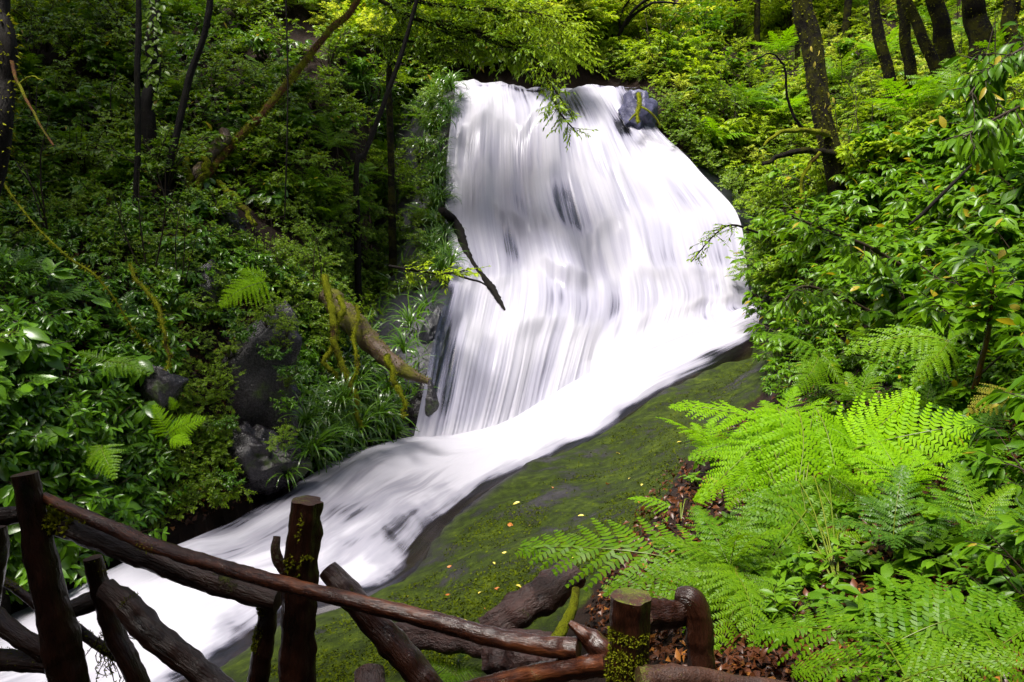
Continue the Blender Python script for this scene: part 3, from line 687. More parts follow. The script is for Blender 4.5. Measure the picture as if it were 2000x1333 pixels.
def crown_mesh(name, seed, rx, rz, clusters, leaves, ll, mat, tmpl=None):
    r = random.Random(seed); L = []; st = MB()
    for i in range(clusters):
        d = unit(rv(r)); q = d * np.array([rx, rx, rz]) * r.uniform(.45, 1); tube(st, [np.array([0, 0, -rz * .9]), q * .5 + np.array([0, 0, -rz * .2]), q], [.09, .05, .02], n=6, seg=4, rough=0)
        cr = rx * r.uniform(.22, .36)
        for k in range(leaves):
            p = q + unit(rv(r)) * np.array([cr, cr, cr * .6]) * r.uniform(.3, 1)
            L.append((p, unit(rv(r) * np.array([1, 1, .4]) + np.array([0, 0, -.25])), np.array([0, 0, 1.0]) + rv(r, .45), ll * r.uniform(.6, 1.2)))
    put_leaves(st, tmpl or FINE, L, 1)
    return st.mesh(name, [M['darkbark'], mat])
crown_v = [crown_mesh('crown', 300 + i, 3.4, 2.0, 42, 110, .34, M['canopy']) for i in range(3)]

def tree(name, label, px_path, wpx, mat, crown=None, group=None, ridge=.12, top=None, extra=None, seed=0, rough=.12, moss=0):
    """px_path: (px, py, depth) from high to low; wpx: trunk width in picture pixels (high, low)"""
    pts = [P(*c) for c in px_path]; n = len(pts)
    rad = [.74 * (wpx[0] + (wpx[1] - wpx[0]) * i / (n - 1)) / 2 / F * px_path[i][2] for i in range(n)]
    if top is not None: pts.insert(0, np.array(top)); rad.insert(0, rad[0] * .7)
    q = ground_end(pts); rad = rad + [rad[-1] * 1.35] * (len(q) - len(pts))
    base = Vector(q[-1]); root = thing(name, label, 'tree', base, group); B = np.array(base)
    mb = MB(); p_, r_, D_, g_ = tube(mb, [a - B for a in q], rad, n=110, seg=22, rough=rough, seed=seed, ridge=ridge, freq=2.0, kink=.35)
    link('trunk', mb.mesh('trunk', [mat]), root)
    for k, (path, w0, w1, bm) in enumerate(extra or []):
        mb = MB(); Y = path[0][2]
        tube(mb, [P(*c) - B for c in path], np.linspace(w0, w1, len(path)) / 2 / F * Y, n=24, seg=8, rough=.3, seed=seed + k, kink=.7)
        link('branch', mb.mesh('branch', [M[bm]]), root)
    if moss:
        r = random.Random(seed); L = []
        for _ in range(moss):
            i = r.randrange(2, 106); j = r.randrange(22); d = D_[i, j]
            L.append((p_[i] + d * r_[i] * g_[i, j] * .97, unit(d + rv(r, .4) + np.array([0, 0, -.3])), rv(r), r.uniform(.03, .07)))
        m2 = MB(); put_leaves(m2, FINE2, L); tag(link('moss', m2.mesh('moss', [M['moss']]), root), kind='stuff')
    if crown is not None:
        t0 = np.array(q[0]) - B
        c = link('crown', crown_v[crown % 3], root, t0 + np.array([0, 0, 1.2])); c.rotation_euler.z = crown * 1.3; c.scale = (.55, .55, .6)
    return root, B

# left bank
tree('leaning_tree', 'leaning trunk covered in yellow-green moss slanting across the left bank', [(700,-10,16.6),(640,65,16.2),(560,165,15.6),(500,235,15.0),(440,300,14.4),(375,390,13.6)], (15, 22), M['leanbark'], crown=0, top=P(790, -150, 17.2) + np.array([0, 0, 1.5]), seed=3, moss=1400,
     extra=[([(440,262,14.6),(410,310,14.2),(372,372,13.8)], 22, 26, 'palewood'), ([(352,285,13.9),(366,330,13.7),(368,375,13.6)], 12, 14, 'mossbark'), ([(395,290,13.9),(402,330,13.7),(385,370,13.6)], 10, 14, 'mossbark'), ([(530,290,15.0),(500,320,14.6),(480,345,14.4)], 8, 5, 'mossbark'), ([(425,355,13.9),(470,400,13.5),(500,440,13.2)], 14, 10, 'mossbark')])
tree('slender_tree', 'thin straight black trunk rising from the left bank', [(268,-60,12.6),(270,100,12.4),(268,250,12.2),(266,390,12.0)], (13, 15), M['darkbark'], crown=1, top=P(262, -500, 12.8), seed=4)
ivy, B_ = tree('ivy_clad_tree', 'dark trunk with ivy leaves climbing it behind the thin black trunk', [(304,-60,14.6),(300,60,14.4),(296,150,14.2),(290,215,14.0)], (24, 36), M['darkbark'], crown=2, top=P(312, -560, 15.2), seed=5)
r = random.Random(5); L = []
for _ in range(170):
    y = r.uniform(-40, 215); Y = 14.35 - (y / 215) * .2; p = P(300 - y * .03 + r.gauss(0, 10), y, Y - .15) - B_
    L.append((p, unit(np.array([r.gauss(0, 1), -.5, -.6])), np.array([0, -1.0, .4]) + rv(r, .3), r.uniform(.09, .17)))
mb = MB(); put_leaves(mb, OVAL, L); link('ivy', mb.mesh('ivy', [M['small']]), ivy)
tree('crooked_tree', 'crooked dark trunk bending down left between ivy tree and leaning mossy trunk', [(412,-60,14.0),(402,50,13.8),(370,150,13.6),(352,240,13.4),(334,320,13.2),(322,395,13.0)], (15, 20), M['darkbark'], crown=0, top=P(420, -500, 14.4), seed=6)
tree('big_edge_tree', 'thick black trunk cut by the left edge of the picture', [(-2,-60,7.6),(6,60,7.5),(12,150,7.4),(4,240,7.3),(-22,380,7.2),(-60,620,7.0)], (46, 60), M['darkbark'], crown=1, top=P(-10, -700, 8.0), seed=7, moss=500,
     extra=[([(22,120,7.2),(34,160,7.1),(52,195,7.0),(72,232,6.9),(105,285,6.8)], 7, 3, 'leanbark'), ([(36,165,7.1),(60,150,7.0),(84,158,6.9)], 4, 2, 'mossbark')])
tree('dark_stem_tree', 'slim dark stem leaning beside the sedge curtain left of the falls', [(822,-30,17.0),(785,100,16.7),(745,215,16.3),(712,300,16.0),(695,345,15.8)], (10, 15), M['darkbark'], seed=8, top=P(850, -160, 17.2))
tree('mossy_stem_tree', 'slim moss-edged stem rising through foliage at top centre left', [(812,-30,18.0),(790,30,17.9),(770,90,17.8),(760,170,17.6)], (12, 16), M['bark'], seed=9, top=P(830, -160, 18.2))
# unseen trees added up the left slope and behind the viewer to shade the scene
for i, (x, y, hgt) in enumerate([(-11.5, 12, 8.5), (-15.5, 20, 9), (-10.5, 8.6, 8.5), (-13, 7, 9), (-12, 3, 8), (-12.5, 16, 9.5), (-3.6, 1.0, 6.2), (-3.0, -5, 4.5), (3.5, -6, 4.5), (8, -4, 5), (-8, -5, 5), (0, -9, 5), (6, -10, 5), (-6, -10, 5), (11, 1, 6)]):
    z = gz(x, y); root = thing('added_shade_tree', ('first','second','third','fourth','fifth','sixth','seventh','eighth','ninth','tenth','eleventh','twelfth','thirteenth','fourteenth','fifteenth','sixteenth','seventeenth')[i] + ' unseen canopy tree added to shade the left bank and the viewer', 'tree', (x, y, z - .2), 'unseen canopy trees added for shade')
    mb = MB(); tube(mb, [(0, 0, 0), (.15, .1, hgt * .5), (0, 0, hgt)], [.26, .2, .1], n=24, seg=10, seed=i, ridge=.1); link('trunk', mb.mesh('trunk', [M['darkbark']]), root)
    c = link('crown', crown_v[i % 3], root, (0, 0, hgt + .6)); c.rotation_euler.z = i * 1.7; c.scale = (1.1, 1.1, 1.0) if abs(x + 3.6) > .01 else (.85, .85, .8)

# right slope
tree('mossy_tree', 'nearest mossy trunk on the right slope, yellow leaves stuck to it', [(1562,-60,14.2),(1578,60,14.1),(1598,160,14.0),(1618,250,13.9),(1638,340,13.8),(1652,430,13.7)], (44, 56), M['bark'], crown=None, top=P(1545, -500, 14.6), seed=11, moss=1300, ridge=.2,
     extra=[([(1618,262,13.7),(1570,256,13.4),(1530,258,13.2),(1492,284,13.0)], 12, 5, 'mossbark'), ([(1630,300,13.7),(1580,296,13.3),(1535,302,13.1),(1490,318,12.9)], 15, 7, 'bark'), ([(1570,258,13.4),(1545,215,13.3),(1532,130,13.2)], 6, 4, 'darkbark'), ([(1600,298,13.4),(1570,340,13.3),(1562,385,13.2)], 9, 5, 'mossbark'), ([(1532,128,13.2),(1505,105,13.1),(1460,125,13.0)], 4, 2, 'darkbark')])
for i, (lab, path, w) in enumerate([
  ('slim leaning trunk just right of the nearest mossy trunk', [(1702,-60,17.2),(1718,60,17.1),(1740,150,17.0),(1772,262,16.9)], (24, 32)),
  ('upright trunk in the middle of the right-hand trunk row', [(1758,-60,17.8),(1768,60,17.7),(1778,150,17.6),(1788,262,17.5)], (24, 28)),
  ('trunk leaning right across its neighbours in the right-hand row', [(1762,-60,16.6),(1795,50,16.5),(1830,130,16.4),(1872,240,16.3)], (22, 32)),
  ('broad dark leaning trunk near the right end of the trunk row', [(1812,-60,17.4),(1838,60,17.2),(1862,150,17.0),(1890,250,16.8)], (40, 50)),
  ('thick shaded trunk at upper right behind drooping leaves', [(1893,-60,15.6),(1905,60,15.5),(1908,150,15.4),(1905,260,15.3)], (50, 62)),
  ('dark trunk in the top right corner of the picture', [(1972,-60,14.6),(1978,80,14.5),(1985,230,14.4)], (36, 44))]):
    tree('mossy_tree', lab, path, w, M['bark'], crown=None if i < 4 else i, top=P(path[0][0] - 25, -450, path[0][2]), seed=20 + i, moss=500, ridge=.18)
tree('arching_tree', 'dark curved tree arching right above the crest of the waterfall', [(1262,2,24.6),(1232,28,24.8),(1212,62,25),(1200,92,25.2),(1172,120,25.2),(1150,140,25.2),(1126,160,25.2)], (8, 13), M['darkbark'], seed=31, top=P(1300, -6, 24.4), extra=[([(1214,58,25),(1245,25,24.8),(1285,4,24.6),(1330,8,24.4)], 7, 3, 'darkbark'), ([(1210,70,25),(1212,30,24.9),(1235,-10,24.8)], 4, 3, 'darkbark')])
ORDN = ['first', 'second', 'third', 'fourth', 'fifth', 'sixth', 'seventh', 'eighth', 'ninth', 'tenth', 'eleventh', 'twelfth', 'thirteenth', 'fourteenth', 'fifteenth', 'sixteenth', 'seventeenth']
BGT = [(1010,30,34,14),(1120,-10,38,9),(1318,-10,33,9),(1340,-10,30,7),(1452,-10,34,16),(1500,-10,31,10),(1390,-10,38,12),(1225,-10,40,10),(1650,-10,30,12),(1615,-10,34,9),(1545,-10,28,8),(960,-10,32,10),(1840,-10,30,16),(880,-10,30,12),(1700,-10,36,14),(1280,-10,42,16),(1170,-10,44,14)]
for i, (px, py, Y, w) in enumerate(BGT):
    a = P(px, -40, Y); z = gz(a[0] + .1, Y); low = np.array([a[0] + rng.uniform(-.4, .4), Y, z - .2]); tp = np.array([a[0], Y, max(z + 12, a[2] + 6)])
    root = thing('forest_tree', 'far forest tree', 'tree', low, 'far forest trees beyond the waterfall'); root['label'] = ORDN[sorted(BGT).index(BGT[i])] + ' from left among the far forest trunks on the hillside at top'
    mb = MB(); rr_ = w / 2 / F * Y; tube(mb, [np.zeros(3), (tp - low) * .5 + np.array([rng.uniform(-.3, .3), 0, 0]), tp - low], [rr_ * 1.2, rr_, rr_ * .7], n=24, seg=9, seed=i + 60, rough=.15); link('trunk', mb.mesh('trunk', [M['bark' if i % 3 else 'palewood']]), root)
    c = link('crown', crown_v[i % 3], root, tp - low + np.array([0, 0, .5])); c.rotation_euler.z = i; c.scale = (.5,) * 3

# ------------------------------------------------------------------ scattered plants
def inside(x, y, poly):
    c = False; n = len(poly)
    for i in range(n):
        (x1, y1), (x2, y2) = poly[i], poly[(i + 1) % n]
        if (y1 > y) != (y2 > y) and x < (x2 - x1) * (y - y1) / (y2 - y1) + x1: c = not c
    return c

def scatter(poly, n, seed, gap=18, ymax=60):
    r = random.Random(seed); xs = [p[0] for p in poly]; ys = [p[1] for p in poly]; out = []; got = []
    for _ in range(n * 14):
        if len(out) >= n: break
        x, y = r.uniform(min(xs), max(xs)), r.uniform(min(ys), max(ys))
        if not inside(x, y, poly): continue
        if gap and any((x - a) ** 2 + (y - b) ** 2 < gap * gap for a, b in got[-400:]): continue
        p, nrm = hit(x, y)
        if p is None or p.y > ymax: continue
        got.append((x, y)); out.append((x, y, p, nrm))
    return out

LANDMARKS = [(268,230,'thin black trunk'),(300,90,'ivy-clad trunk'),(560,165,'leaning mossy trunk'),(372,385,'foot of leaning trunk'),(735,240,'slim dark stem'),(10,200,'trunk at the left edge'),(490,780,'tall wet rock face'),(385,575,'small wet rock patch'),(475,570,'glowing lime fern'),(740,680,'fallen log'),(560,905,'sedges over the stream'),(860,650,'boulder at falls foot'),(870,400,'left rim of the falls'),(900,160,'left lip of the crest'),(50,925,'moss-capped railing post'),(350,820,'bright gully fern'),(240,720,'dark feathery fern'),(120,600,'long mossy vine'),(1250,200,'sky-tinted wet rock'),(1215,60,'arching tree'),(1610,180,'nearest mossy trunk'),(1740,150,'slim leaning trunk'),(1850,130,'broad leaning trunk'),(1905,150,'thick shaded trunk'),(1500,290,'dead mossy limbs'),(1400,380,'right rim of the falls'),(1500,570,'plunge pool hollow'),(1915,700,'red-stemmed sapling'),(1780,830,'lime bracken frond'),(1550,900,'big bright bracken'),(1900,1250,'corner bracken'),(1930,160,'corner drooping leaves'),(1640,560,'lush leafy branch'),(1850,400,'thin bare branch'),(1100,1080,'bracken frond over the slab'),(835,1150,'pothole in the slab'),(1010,1180,'rotten log'),(1000,940,'stream edge'),(1060,150,'overhanging branch'),(690,30,'top of leaning trunk'),(100,60,'upper left corner'),(1450,60,'far trunks')]
REG = []
def reg(o, px, py, one, many, cat, group):
    tag(o, one, cat, group); REG.append((o, px, py, one, many))
ORD = ['leftmost'] + [w + ' from left' for w in 'second third fourth fifth sixth seventh eighth ninth tenth eleventh twelfth thirteenth fourteenth fifteenth sixteenth seventeenth eighteenth nineteenth twentieth twenty-first twenty-second twenty-third twenty-fourth twenty-fifth twenty-sixth twenty-seventh twenty-eighth twenty-ninth thirtieth thirty-first thirty-second thirty-third thirty-fourth thirty-fifth thirty-sixth'.split()]
def finish_labels():
    cells = {}
    for o, x, y, one, many in REG:
        lx, ly, nm = min(LANDMARKS, key=lambda q: (q[0] - x) ** 2 + (q[1] - y) ** 2); dx, dy = x - lx, y - ly
        if abs(dx) > 2 * abs(dy): rel = 'left of' if dx < 0 else 'right of'
        elif abs(dy) > 2 * abs(dx): rel = 'above' if dy < 0 else 'below'
        else: rel = ('upper' if dy < 0 else 'lower') + (' left of' if dx < 0 else ' right of')
        cells.setdefault((one, many, rel, nm), []).append((x, o))
    for (one, many, rel, nm), v in cells.items():
        v.sort(key=lambda q: q[0]); n = len(v)
        for k, (x, o) in enumerate(v):
            if n == 1: o['label'] = f'{one} {rel} the {nm}'
            else: o['label'] = ('rightmost' if k == n - 1 else ORD[min(k, 35)]) + f' of {many} {rel} {nm}'

def place(name, variants, spots, one, many, cat, group, smin, smax, lean=.35, seed=0, split=False, parts=('stem', 'foliage'), face=0.0, lift=-.02):
    r = random.Random(seed); roots = []
    for k, (x, y, p, nrm) in enumerate(spots):
        v = variants[r.randrange(len(variants))]
        if split:
            o = link(name, None); link(parts[0], v[0], o); link(parts[1], v[1], o)
        else:
            o = link(name, v)
        reg(o, x, y, one, many, cat, group)
        up = Vector((0, 0, 1)) * (1 - lean) + nrm * lean; up.y -= face; up.normalize()
        q = up.to_track_quat('Z', 'Y') @ Matrix.Rotation(r.uniform(0, 6.28), 3, 'Z').to_quaternion()
        o.rotation_mode = 'QUATERNION'; o.rotation_quaternion = q
        o.location = p + nrm * lift; s = r.uniform(smin, smax); o.scale = (s, s, s * r.uniform(.85, 1.15)); roots.append(o)
    return roots

LEFT_LOW = [(-120,560),(200,540),(300,640),(290,760),(330,1010),(200,1090),(60,1150),(-120,1180)]
LEFT_MID = [(-60,330),(420,420),(520,520),(640,560),(620,640),(520,640),(330,640),(250,560),(-60,560)]
LEFT_TOP = [(-60,-40),(860,-40),(870,170),(850,330),(680,420),(420,420),(-60,330)]
LEFT_FALL = [(520,420),(700,380),(860,330),(868,460),(860,560),(800,600),(640,560)]
RIGHT_TOP = [(1250,110),(1500,60),(2060,-40),(2060,240),(1760,330),(1640,420),(1500,420),(1400,330),(1300,250)]
RIGHT_MID = [(1470,440),(1640,420),(1760,300),(2060,240),(2060,700),(1900,720),(1700,640),(1560,700),(1520,620)]
RIGHT_LOW = [(1330,960),(1540,700),(1700,660),(2060,700),(2060,1300),(1500,1260),(1350,1200)]
FAR = [(880,-40),(2060,-60),(1500,90),(1250,120),(1000,140),(880,130)]

GL = ('glossy dark shrub', 'glossy dark shrubs'); SM = ('fine-leaved shrub', 'fine-leaved shrubs'); BR = ('leafy mid-green shrub', 'leafy mid-green shrubs'); SE = ('strap-leaved sedge', 'strap-leaved sedges')
place('glossy_shrub', glossy_v, scatter(LEFT_LOW, 80, 1, 30), *GL, 'shrub', 'glossy shrubs on the left bank', .75, 1.25, .45, 1, True, face=.15)
place('glossy_shrub', glossy_v, scatter(LEFT_MID, 50, 2, 30), *GL, 'shrub', 'glossy shrubs on the left bank', .7, 1.15, .45, 2, True, face=.15)
place('fine_leaved_shrub', small_v, scatter(LEFT_MID, 46, 3, 32), *SM, 'shrub', 'fine-leaved shrubs on the left bank', .6, 1.0, .4, 3)
place('undergrowth_shrub', small_v, scatter(LEFT_TOP, 140, 4, 32), 'undergrowth shrub', 'undergrowth shrubs', 'shrub', 'undergrowth of the upper left slope', .6, 1.9, .35, 4)
place('broadleaf_shrub', broad_v, scatter(LEFT_TOP, 60, 5, 44), 'broad-leaved shrub', 'broad-leaved shrubs', 'shrub', 'broad-leaved shrubs of the upper left slope', .9, 1.5, .35, 5, True)
place('fine_leaved_shrub', small_v, scatter(LEFT_FALL, 50, 6, 26), *SM, 'shrub', 'fine-leaved shrubs on the left bank', .6, 1.1, .5, 6, face=.2)
place('sedge_clump', sedge_v, scatter([(700,180),(880,170),(872,330),(868,470),(820,600),(760,560),(740,420)], 60, 7, 20), *SE, 'sedge', 'sedges beside the waterfall', .9, 1.5, .6, 7, face=.3)
place('sedge_clump', sedge_v, scatter([(600,760),(700,680),(800,600),(850,600),(830,700),(800,840),(690,880),(610,915),(590,850)], 58, 8, 20), *SE, 'sedge', 'sedges overhanging the stream', .9, 1.35, .6, 8, face=.3)
place('glossy_shrub', glossy_v, scatter([(520,640),(640,560),(720,640),(680,760),(560,840),(520,760)], 30, 9, 26), *GL, 'shrub', 'glossy shrubs on the left bank', .55, .9, .5, 9, True, face=.2)
place('fine_leaved_shrub', small_v, scatter([(520,520),(640,500),(760,560),(700,660),(600,680),(540,620)], 40, 10, 22), *SM, 'shrub', 'fine-leaved shrubs on the left bank', .6, .95, .5, 10, face=.2)
place('fine_leaved_shrub', small_v, scatter([(310,640),(440,620),(430,760),(420,980),(330,1040),(300,860)], 34, 11, 26), *SM, 'shrub', 'fine-leaved shrubs on the left bank', .4, .7, .5, 11, face=.2)
place('bright_bush', bright_v, scatter(RIGHT_TOP, 190, 12, 24), 'yellow-green bush', 'yellow-green bushes', 'bush', 'yellow-green bushes on the right hillside', .5, 1.0, .3, 12)
place('fine_leaved_shrub', small_v, scatter([(1280,230),(1400,330),(1480,420),(1640,420),(1620,520),(1520,600),(1470,520),(1440,430),(1330,300)], 70, 13, 20), *SM, 'shrub', 'fine-leaved shrubs right of the falls', .7, 1.2, .4, 13)
place('broadleaf_shrub', broad_v, scatter(RIGHT_MID, 125, 14, 30), *BR, 'shrub', 'leafy shrubs of the right thicket', .85, 1.5, .3, 14, True)
place('broadleaf_shrub', broad_v, scatter([(1440,470),(1500,430),(1560,520),(1570,640),(1530,680),(1490,640)], 8, 19, 30), *BR, 'shrub', 'leafy shrubs of the right thicket', .6, .95, .4, 19, True, face=.2)
place('broadleaf_shrub', broad_v, scatter([(1500,720),(1620,640),(1800,640),(2060,640),(2060,820),(1860,760),(1600,800),(1500,800)], 40, 15, 30), *BR, 'shrub', 'leafy shrubs of the right thicket', .45, .8, .3, 15, True)
place('forest_herb', herb_v, scatter(RIGHT_LOW, 140, 16, 26), 'small bright herb', 'small bright herbs', 'herb', 'herbs in the right leaf litter', .5, 1.15, .3, 16)
place('understory_shrub', far_v, scatter(FAR, 150, 17, 16, 64), 'tall understory shrub', 'tall understory shrubs', 'shrub', 'far understory shrubs', .6, 1.2, .1, 17)
place('understory_shrub', far_v, scatter([(440,-60),(900,-60),(900,140),(700,120)], 60, 18, 18, 64), 'tall understory shrub', 'tall understory shrubs', 'shrub', 'understory shrubs above the left bank', .4, .75, .1, 18)

place('understory_shrub', far_v, scatter([(-60,-60),(560,-60),(560,50),(-60,70)], 46, 26, 30, 64), 'tall understory shrub', 'tall understory shrubs', 'shrub', 'understory shrubs above the left bank', .3, .55, .1, 26)
def front(name, variants, pts, one, many, cat, group, smin, smax, seed, split=False):
    place(name, variants, [(x, y, Vector(P(x, y, Y)), Vector((.1, -1, .5)).normalized()) for x, y, Y in pts], one, many, cat, group, smin, smax, .4, seed, split)
front('glossy_shrub', glossy_v, [(470,668,10.2),(540,700,10.1),(575,740,10.1),(440,840,9.7),(565,800,10.0),(455,950,9.4)], *GL, 'shrub', 'glossy shrubs on the left bank', .4, .6, 47, True)
front('fine_leaved_shrub', small_v, [(520,640,10.2),(560,660,10.2),(432,900,9.6),(550,870,9.8),(425,760,9.9),(445,700,10.5),(455,860,10.0),(545,690,10.5),(560,760,10.4),(430,790,10.1),(440,930,9.7),(420,870,9.8),(550,640,10.8),(470,655,10.9)], *SM, 'shrub', 'fine-leaved shrubs on the left bank', .35, .55, 41)
front('sedge_clump', sedge_v, [(600,830,10.3),(610,890,10.2),(560,935,9.9),(640,880,10.6),(700,850,11.0),(740,820,11.4),(760,770,11.8),(700,760,11.4),(790,690,12.6),(800,640,13.0),(640,820,10.9),(670,800,11.0)], *SE, 'sedge', 'sedges overhanging the stream', .8, 1.2, 42)
place('bright_bush', bright_v, scatter([(1150,105),(1320,100),(1310,160),(1240,160),(1150,150)], 18, 50, 14), 'yellow-green bush', 'yellow-green bushes', 'bush', 'yellow-green bushes on the right hillside', .5, .8, .3, 50)
RMARG = [(2060,150),(2650,150),(2650,1330),(2060,1330)]; LMARG = [(-650,-40),(-60,-40),(-100,1180),(-650,1200)]
place('broadleaf_shrub', broad_v, scatter(RMARG, 60, 51, 40), 'outlying leafy shrub', 'outlying leafy shrubs', 'shrub', 'leafy shrubs beyond the right edge', .6, 1.3, .3, 51, True)
place('undergrowth_shrub', small_v, scatter(LMARG, 60, 52, 44), 'undergrowth shrub', 'undergrowth shrubs', 'shrub', 'undergrowth of the upper left slope', .7, 1.6, .35, 52)
place('large_leaf_plant', big_v, scatter(LEFT_LOW + LEFT_MID[:4], 22, 43, 60) + scatter(LEFT_TOP, 16, 44, 90), 'large-leaved plant', 'large-leaved plants', 'plant', 'large-leaved plants of the left bank', .7, 1.2, .4, 43, True, face=.2)
place('bare_sapling', bare_v, scatter(LEFT_TOP, 26, 45, 60) + scatter(LEFT_MID, 10, 46, 60) + scatter(RIGHT_TOP, 20, 47, 60) + scatter(RIGHT_MID, 8, 48, 60), 'thin twiggy sapling', 'thin twiggy saplings', 'sapling', 'twiggy saplings on the slopes', .7, 1.5, .1, 45)
place('broadleaf_shrub', broad_v, scatter(RIGHT_TOP, 24, 49, 50), *BR, 'shrub', 'leafy shrubs of the right thicket', 1.0, 1.6, .3, 49, True)
def rim(name, variants, one, many, cat, group, edge, n, smin, smax, seed, off, v0, v1, split=False):
    r = random.Random(seed); spots = []
    for k in range(n):
        t = v0 + (v1 - v0) * (k + r.random()) / n; i = int(t * (NV - 1)); p = rockS[i, edge] + np.array(off) + np.array([r.gauss(0, .16), r.gauss(0, .15), r.gauss(0, .08)])
        x, y = proj(p[None]); spots.append((float(x[0]), float(y[0]), Vector(p), Vector((.4 if edge == 0 else -.4, -1, .5)).normalized()))
    return place(name, variants, spots, one, many, cat, group, smin, smax, .45, seed, split)
place('broadleaf_shrub', broad_v, scatter([(1560,760),(1700,700),(2060,700),(2060,1000),(1900,960),(1750,960),(1620,900)], 44, 20, 30), *BR, 'shrub', 'leafy shrubs of the right thicket', .35, .6, .3, 20, True)
rim('sedge_clump', sedge_v, *SE, 'sedge', 'sedges beside the waterfall', 0, 44, .7, 1.25, 31, (-.22, -.1, .0), .10, .60)
rim('fine_leaved_shrub', small_v, *SM, 'shrub', 'fine-leaved shrubs on the left bank', 0, 26, .5, .85, 32, (-.5, -.1, -.15), .10, .62)
rim('fine_leaved_shrub', small_v, *SM, 'shrub', 'fine-leaved shrubs right of the falls', -1, 34, .5, .9, 33, (.55, -.05, -.1), .12, .80)

# rosette ferns
def fern_proto(kind, seed, n=7, L_=.75):
    r = random.Random(seed); out = []
    for i in range(n):
        az = 2 * math.pi * i / n + r.gauss(0, .25); el = r.uniform(.25, .75); out.append((r.randrange(3), az, el, L_ * r.uniform(.75, 1.1)))
    return out
def put_fern(p, nrm, kind, seed, size, label, group=None, n=7, lean=.35):
    root = thing('fern', label, 'fern', p, group); up = (Vector((0, 0, 1)) * (1 - lean) + nrm * lean).normalized()
    root.rotation_mode = 'QUATERNION'; root.rotation_quaternion = up.to_track_quat('Z', 'Y')
    for v, az, el, L_ in fern_proto(kind, seed, n):
        o = link('frond', FR[kind][v], root); s = L_ * size
        d = Vector((math.cos(az) * math.cos(el), math.sin(az) * math.cos(el), math.sin(el))); z = Vector((-math.cos(az) * math.sin(el), -math.sin(az) * math.sin(el), math.cos(el))); y = z.cross(d)
        o.matrix_local = Matrix((( d.x, y.x, z.x, 0), (d.y, y.y, z.y, 0), (d.z, y.z, z.z, 0), (0, 0, 0, 1))) @ Matrix.Diagonal((s, s, s, 1))
    return root
for k, (x, y, p, nrm) in enumerate(scatter(LEFT_TOP, 34, 21, 62)):
    reg(put_fern(p + Vector((0, 0, .25)), nrm, 'fern' if k % 3 else 'fernd', k, 1.2, 'fern'), x, y, 'spreading fern', 'spreading ferns', 'fern', 'ferns of the left slope')
for k, (x, y, p, nrm) in enumerate(scatter([(520,300),(860,220),(860,480),(620,520)], 12, 22, 55)):
    reg(put_fern(p + Vector((0, -.1, .3)), nrm, 'fern', 40 + k, 1.1, 'fern'), x, y, 'spreading fern', 'spreading ferns', 'fern', 'ferns of the left slope')
for k, (x, y, p, nrm) in enumerate(scatter(RIGHT_TOP, 16, 27, 70)):
    reg(put_fern(p + Vector((0, -.1, .5)), nrm, ('fernb', 'fern')[k % 2], 140 + k, 1.6, 'fern'), x, y, 'spreading fern', 'spreading ferns', 'fern', 'ferns of the right hillside')
for k, (x, y, p, nrm) in enumerate(scatter(LEFT_LOW, 14, 23, 70)):
    reg(put_fern(p + Vector((0, -.1, .2)), nrm, 'fernd', 60 + k, .8, 'fern'), x, y, 'spreading fern', 'spreading ferns', 'fern', 'ferns of the left slope')

for k, (x, y, p, nrm) in enumerate(scatter([(1480,700),(1700,660),(2060,680),(2060,1180),(1760,1180),(1640,1000),(1500,900)], 13, 24, 80)):
    reg(put_fern(p + Vector((0, -.05, .16)), nrm, ('fern', 'fernd', 'fernb', 'fernd', 'fernb', 'fern')[k % 6], 80 + k, .6, 'fern', n=6), x, y, 'low green fern', 'low green ferns', 'fern', 'ferns of the right bank')
for k, (x, y, p, nrm) in enumerate(scatter([(1380,900),(1500,800),(1560,1000),(1500,1180),(1380,1200),(1330,1100)], 4, 25, 80)):
    reg(put_fern(p + Vector((0, -.05, .2)), nrm, ('fern', 'fernb')[k % 2], 120 + k, .75, 'fern', n=6), x, y, 'low green fern', 'low green ferns', 'fern', 'ferns of the right bank')
def Q(px, py, c):
    if c > 0: return P(px, py, c)
    h, _ = hit(min(max(px, 20), 2100), py); return P(px, py, (h.y if h else 3.0) + c)

def fern_of(label, root_px, fronds, kind, group=None, normal=(0, -.45, 1)):
    """a fern given by its root and its fronds ((px,py,depth) of blade base, of tip, width factor)"""
    p, nrm = hit(*root_px[:2]) if len(root_px) == 2 else (Vector(P(*root_px)), None)
    root = thing('bracken_fern', label, 'fern', p, group); B = np.array(p); r = random.Random(int(root_px[0]))
    for i, f in enumerate(fronds):
        a, b, w = f[0], f[1], f[2]; nv = f[3] if len(f) > 3 else normal
        A, T_ = Q(*a), Q(*b); x = T_ - A; ln = np.linalg.norm(x); x /= ln; z = np.array(nv, float); z = z - x * z.dot(x); z /= np.linalg.norm(z); y = np.cross(z, x)
        o = link('frond', FR[kind][i % 3], root)
        o.matrix_local = Matrix.Translation(A - B) @ Matrix([[x[k] * ln, y[k] * ln * w, z[k] * ln, 0] for k in range(3)] + [[0, 0, 0, 1]])
        mb = MB(); m = (A + B) / 2 + np.array([0, .04, .10]) - B
        tube(mb, [np.zeros(3), m * 1.0, A - B, A - B + x * .03], [.0045, .004, .0035, .003], n=10, seg=5, rough=0); link('stalk', mb.mesh('stalk', [M['stalk']]), root)
    return root

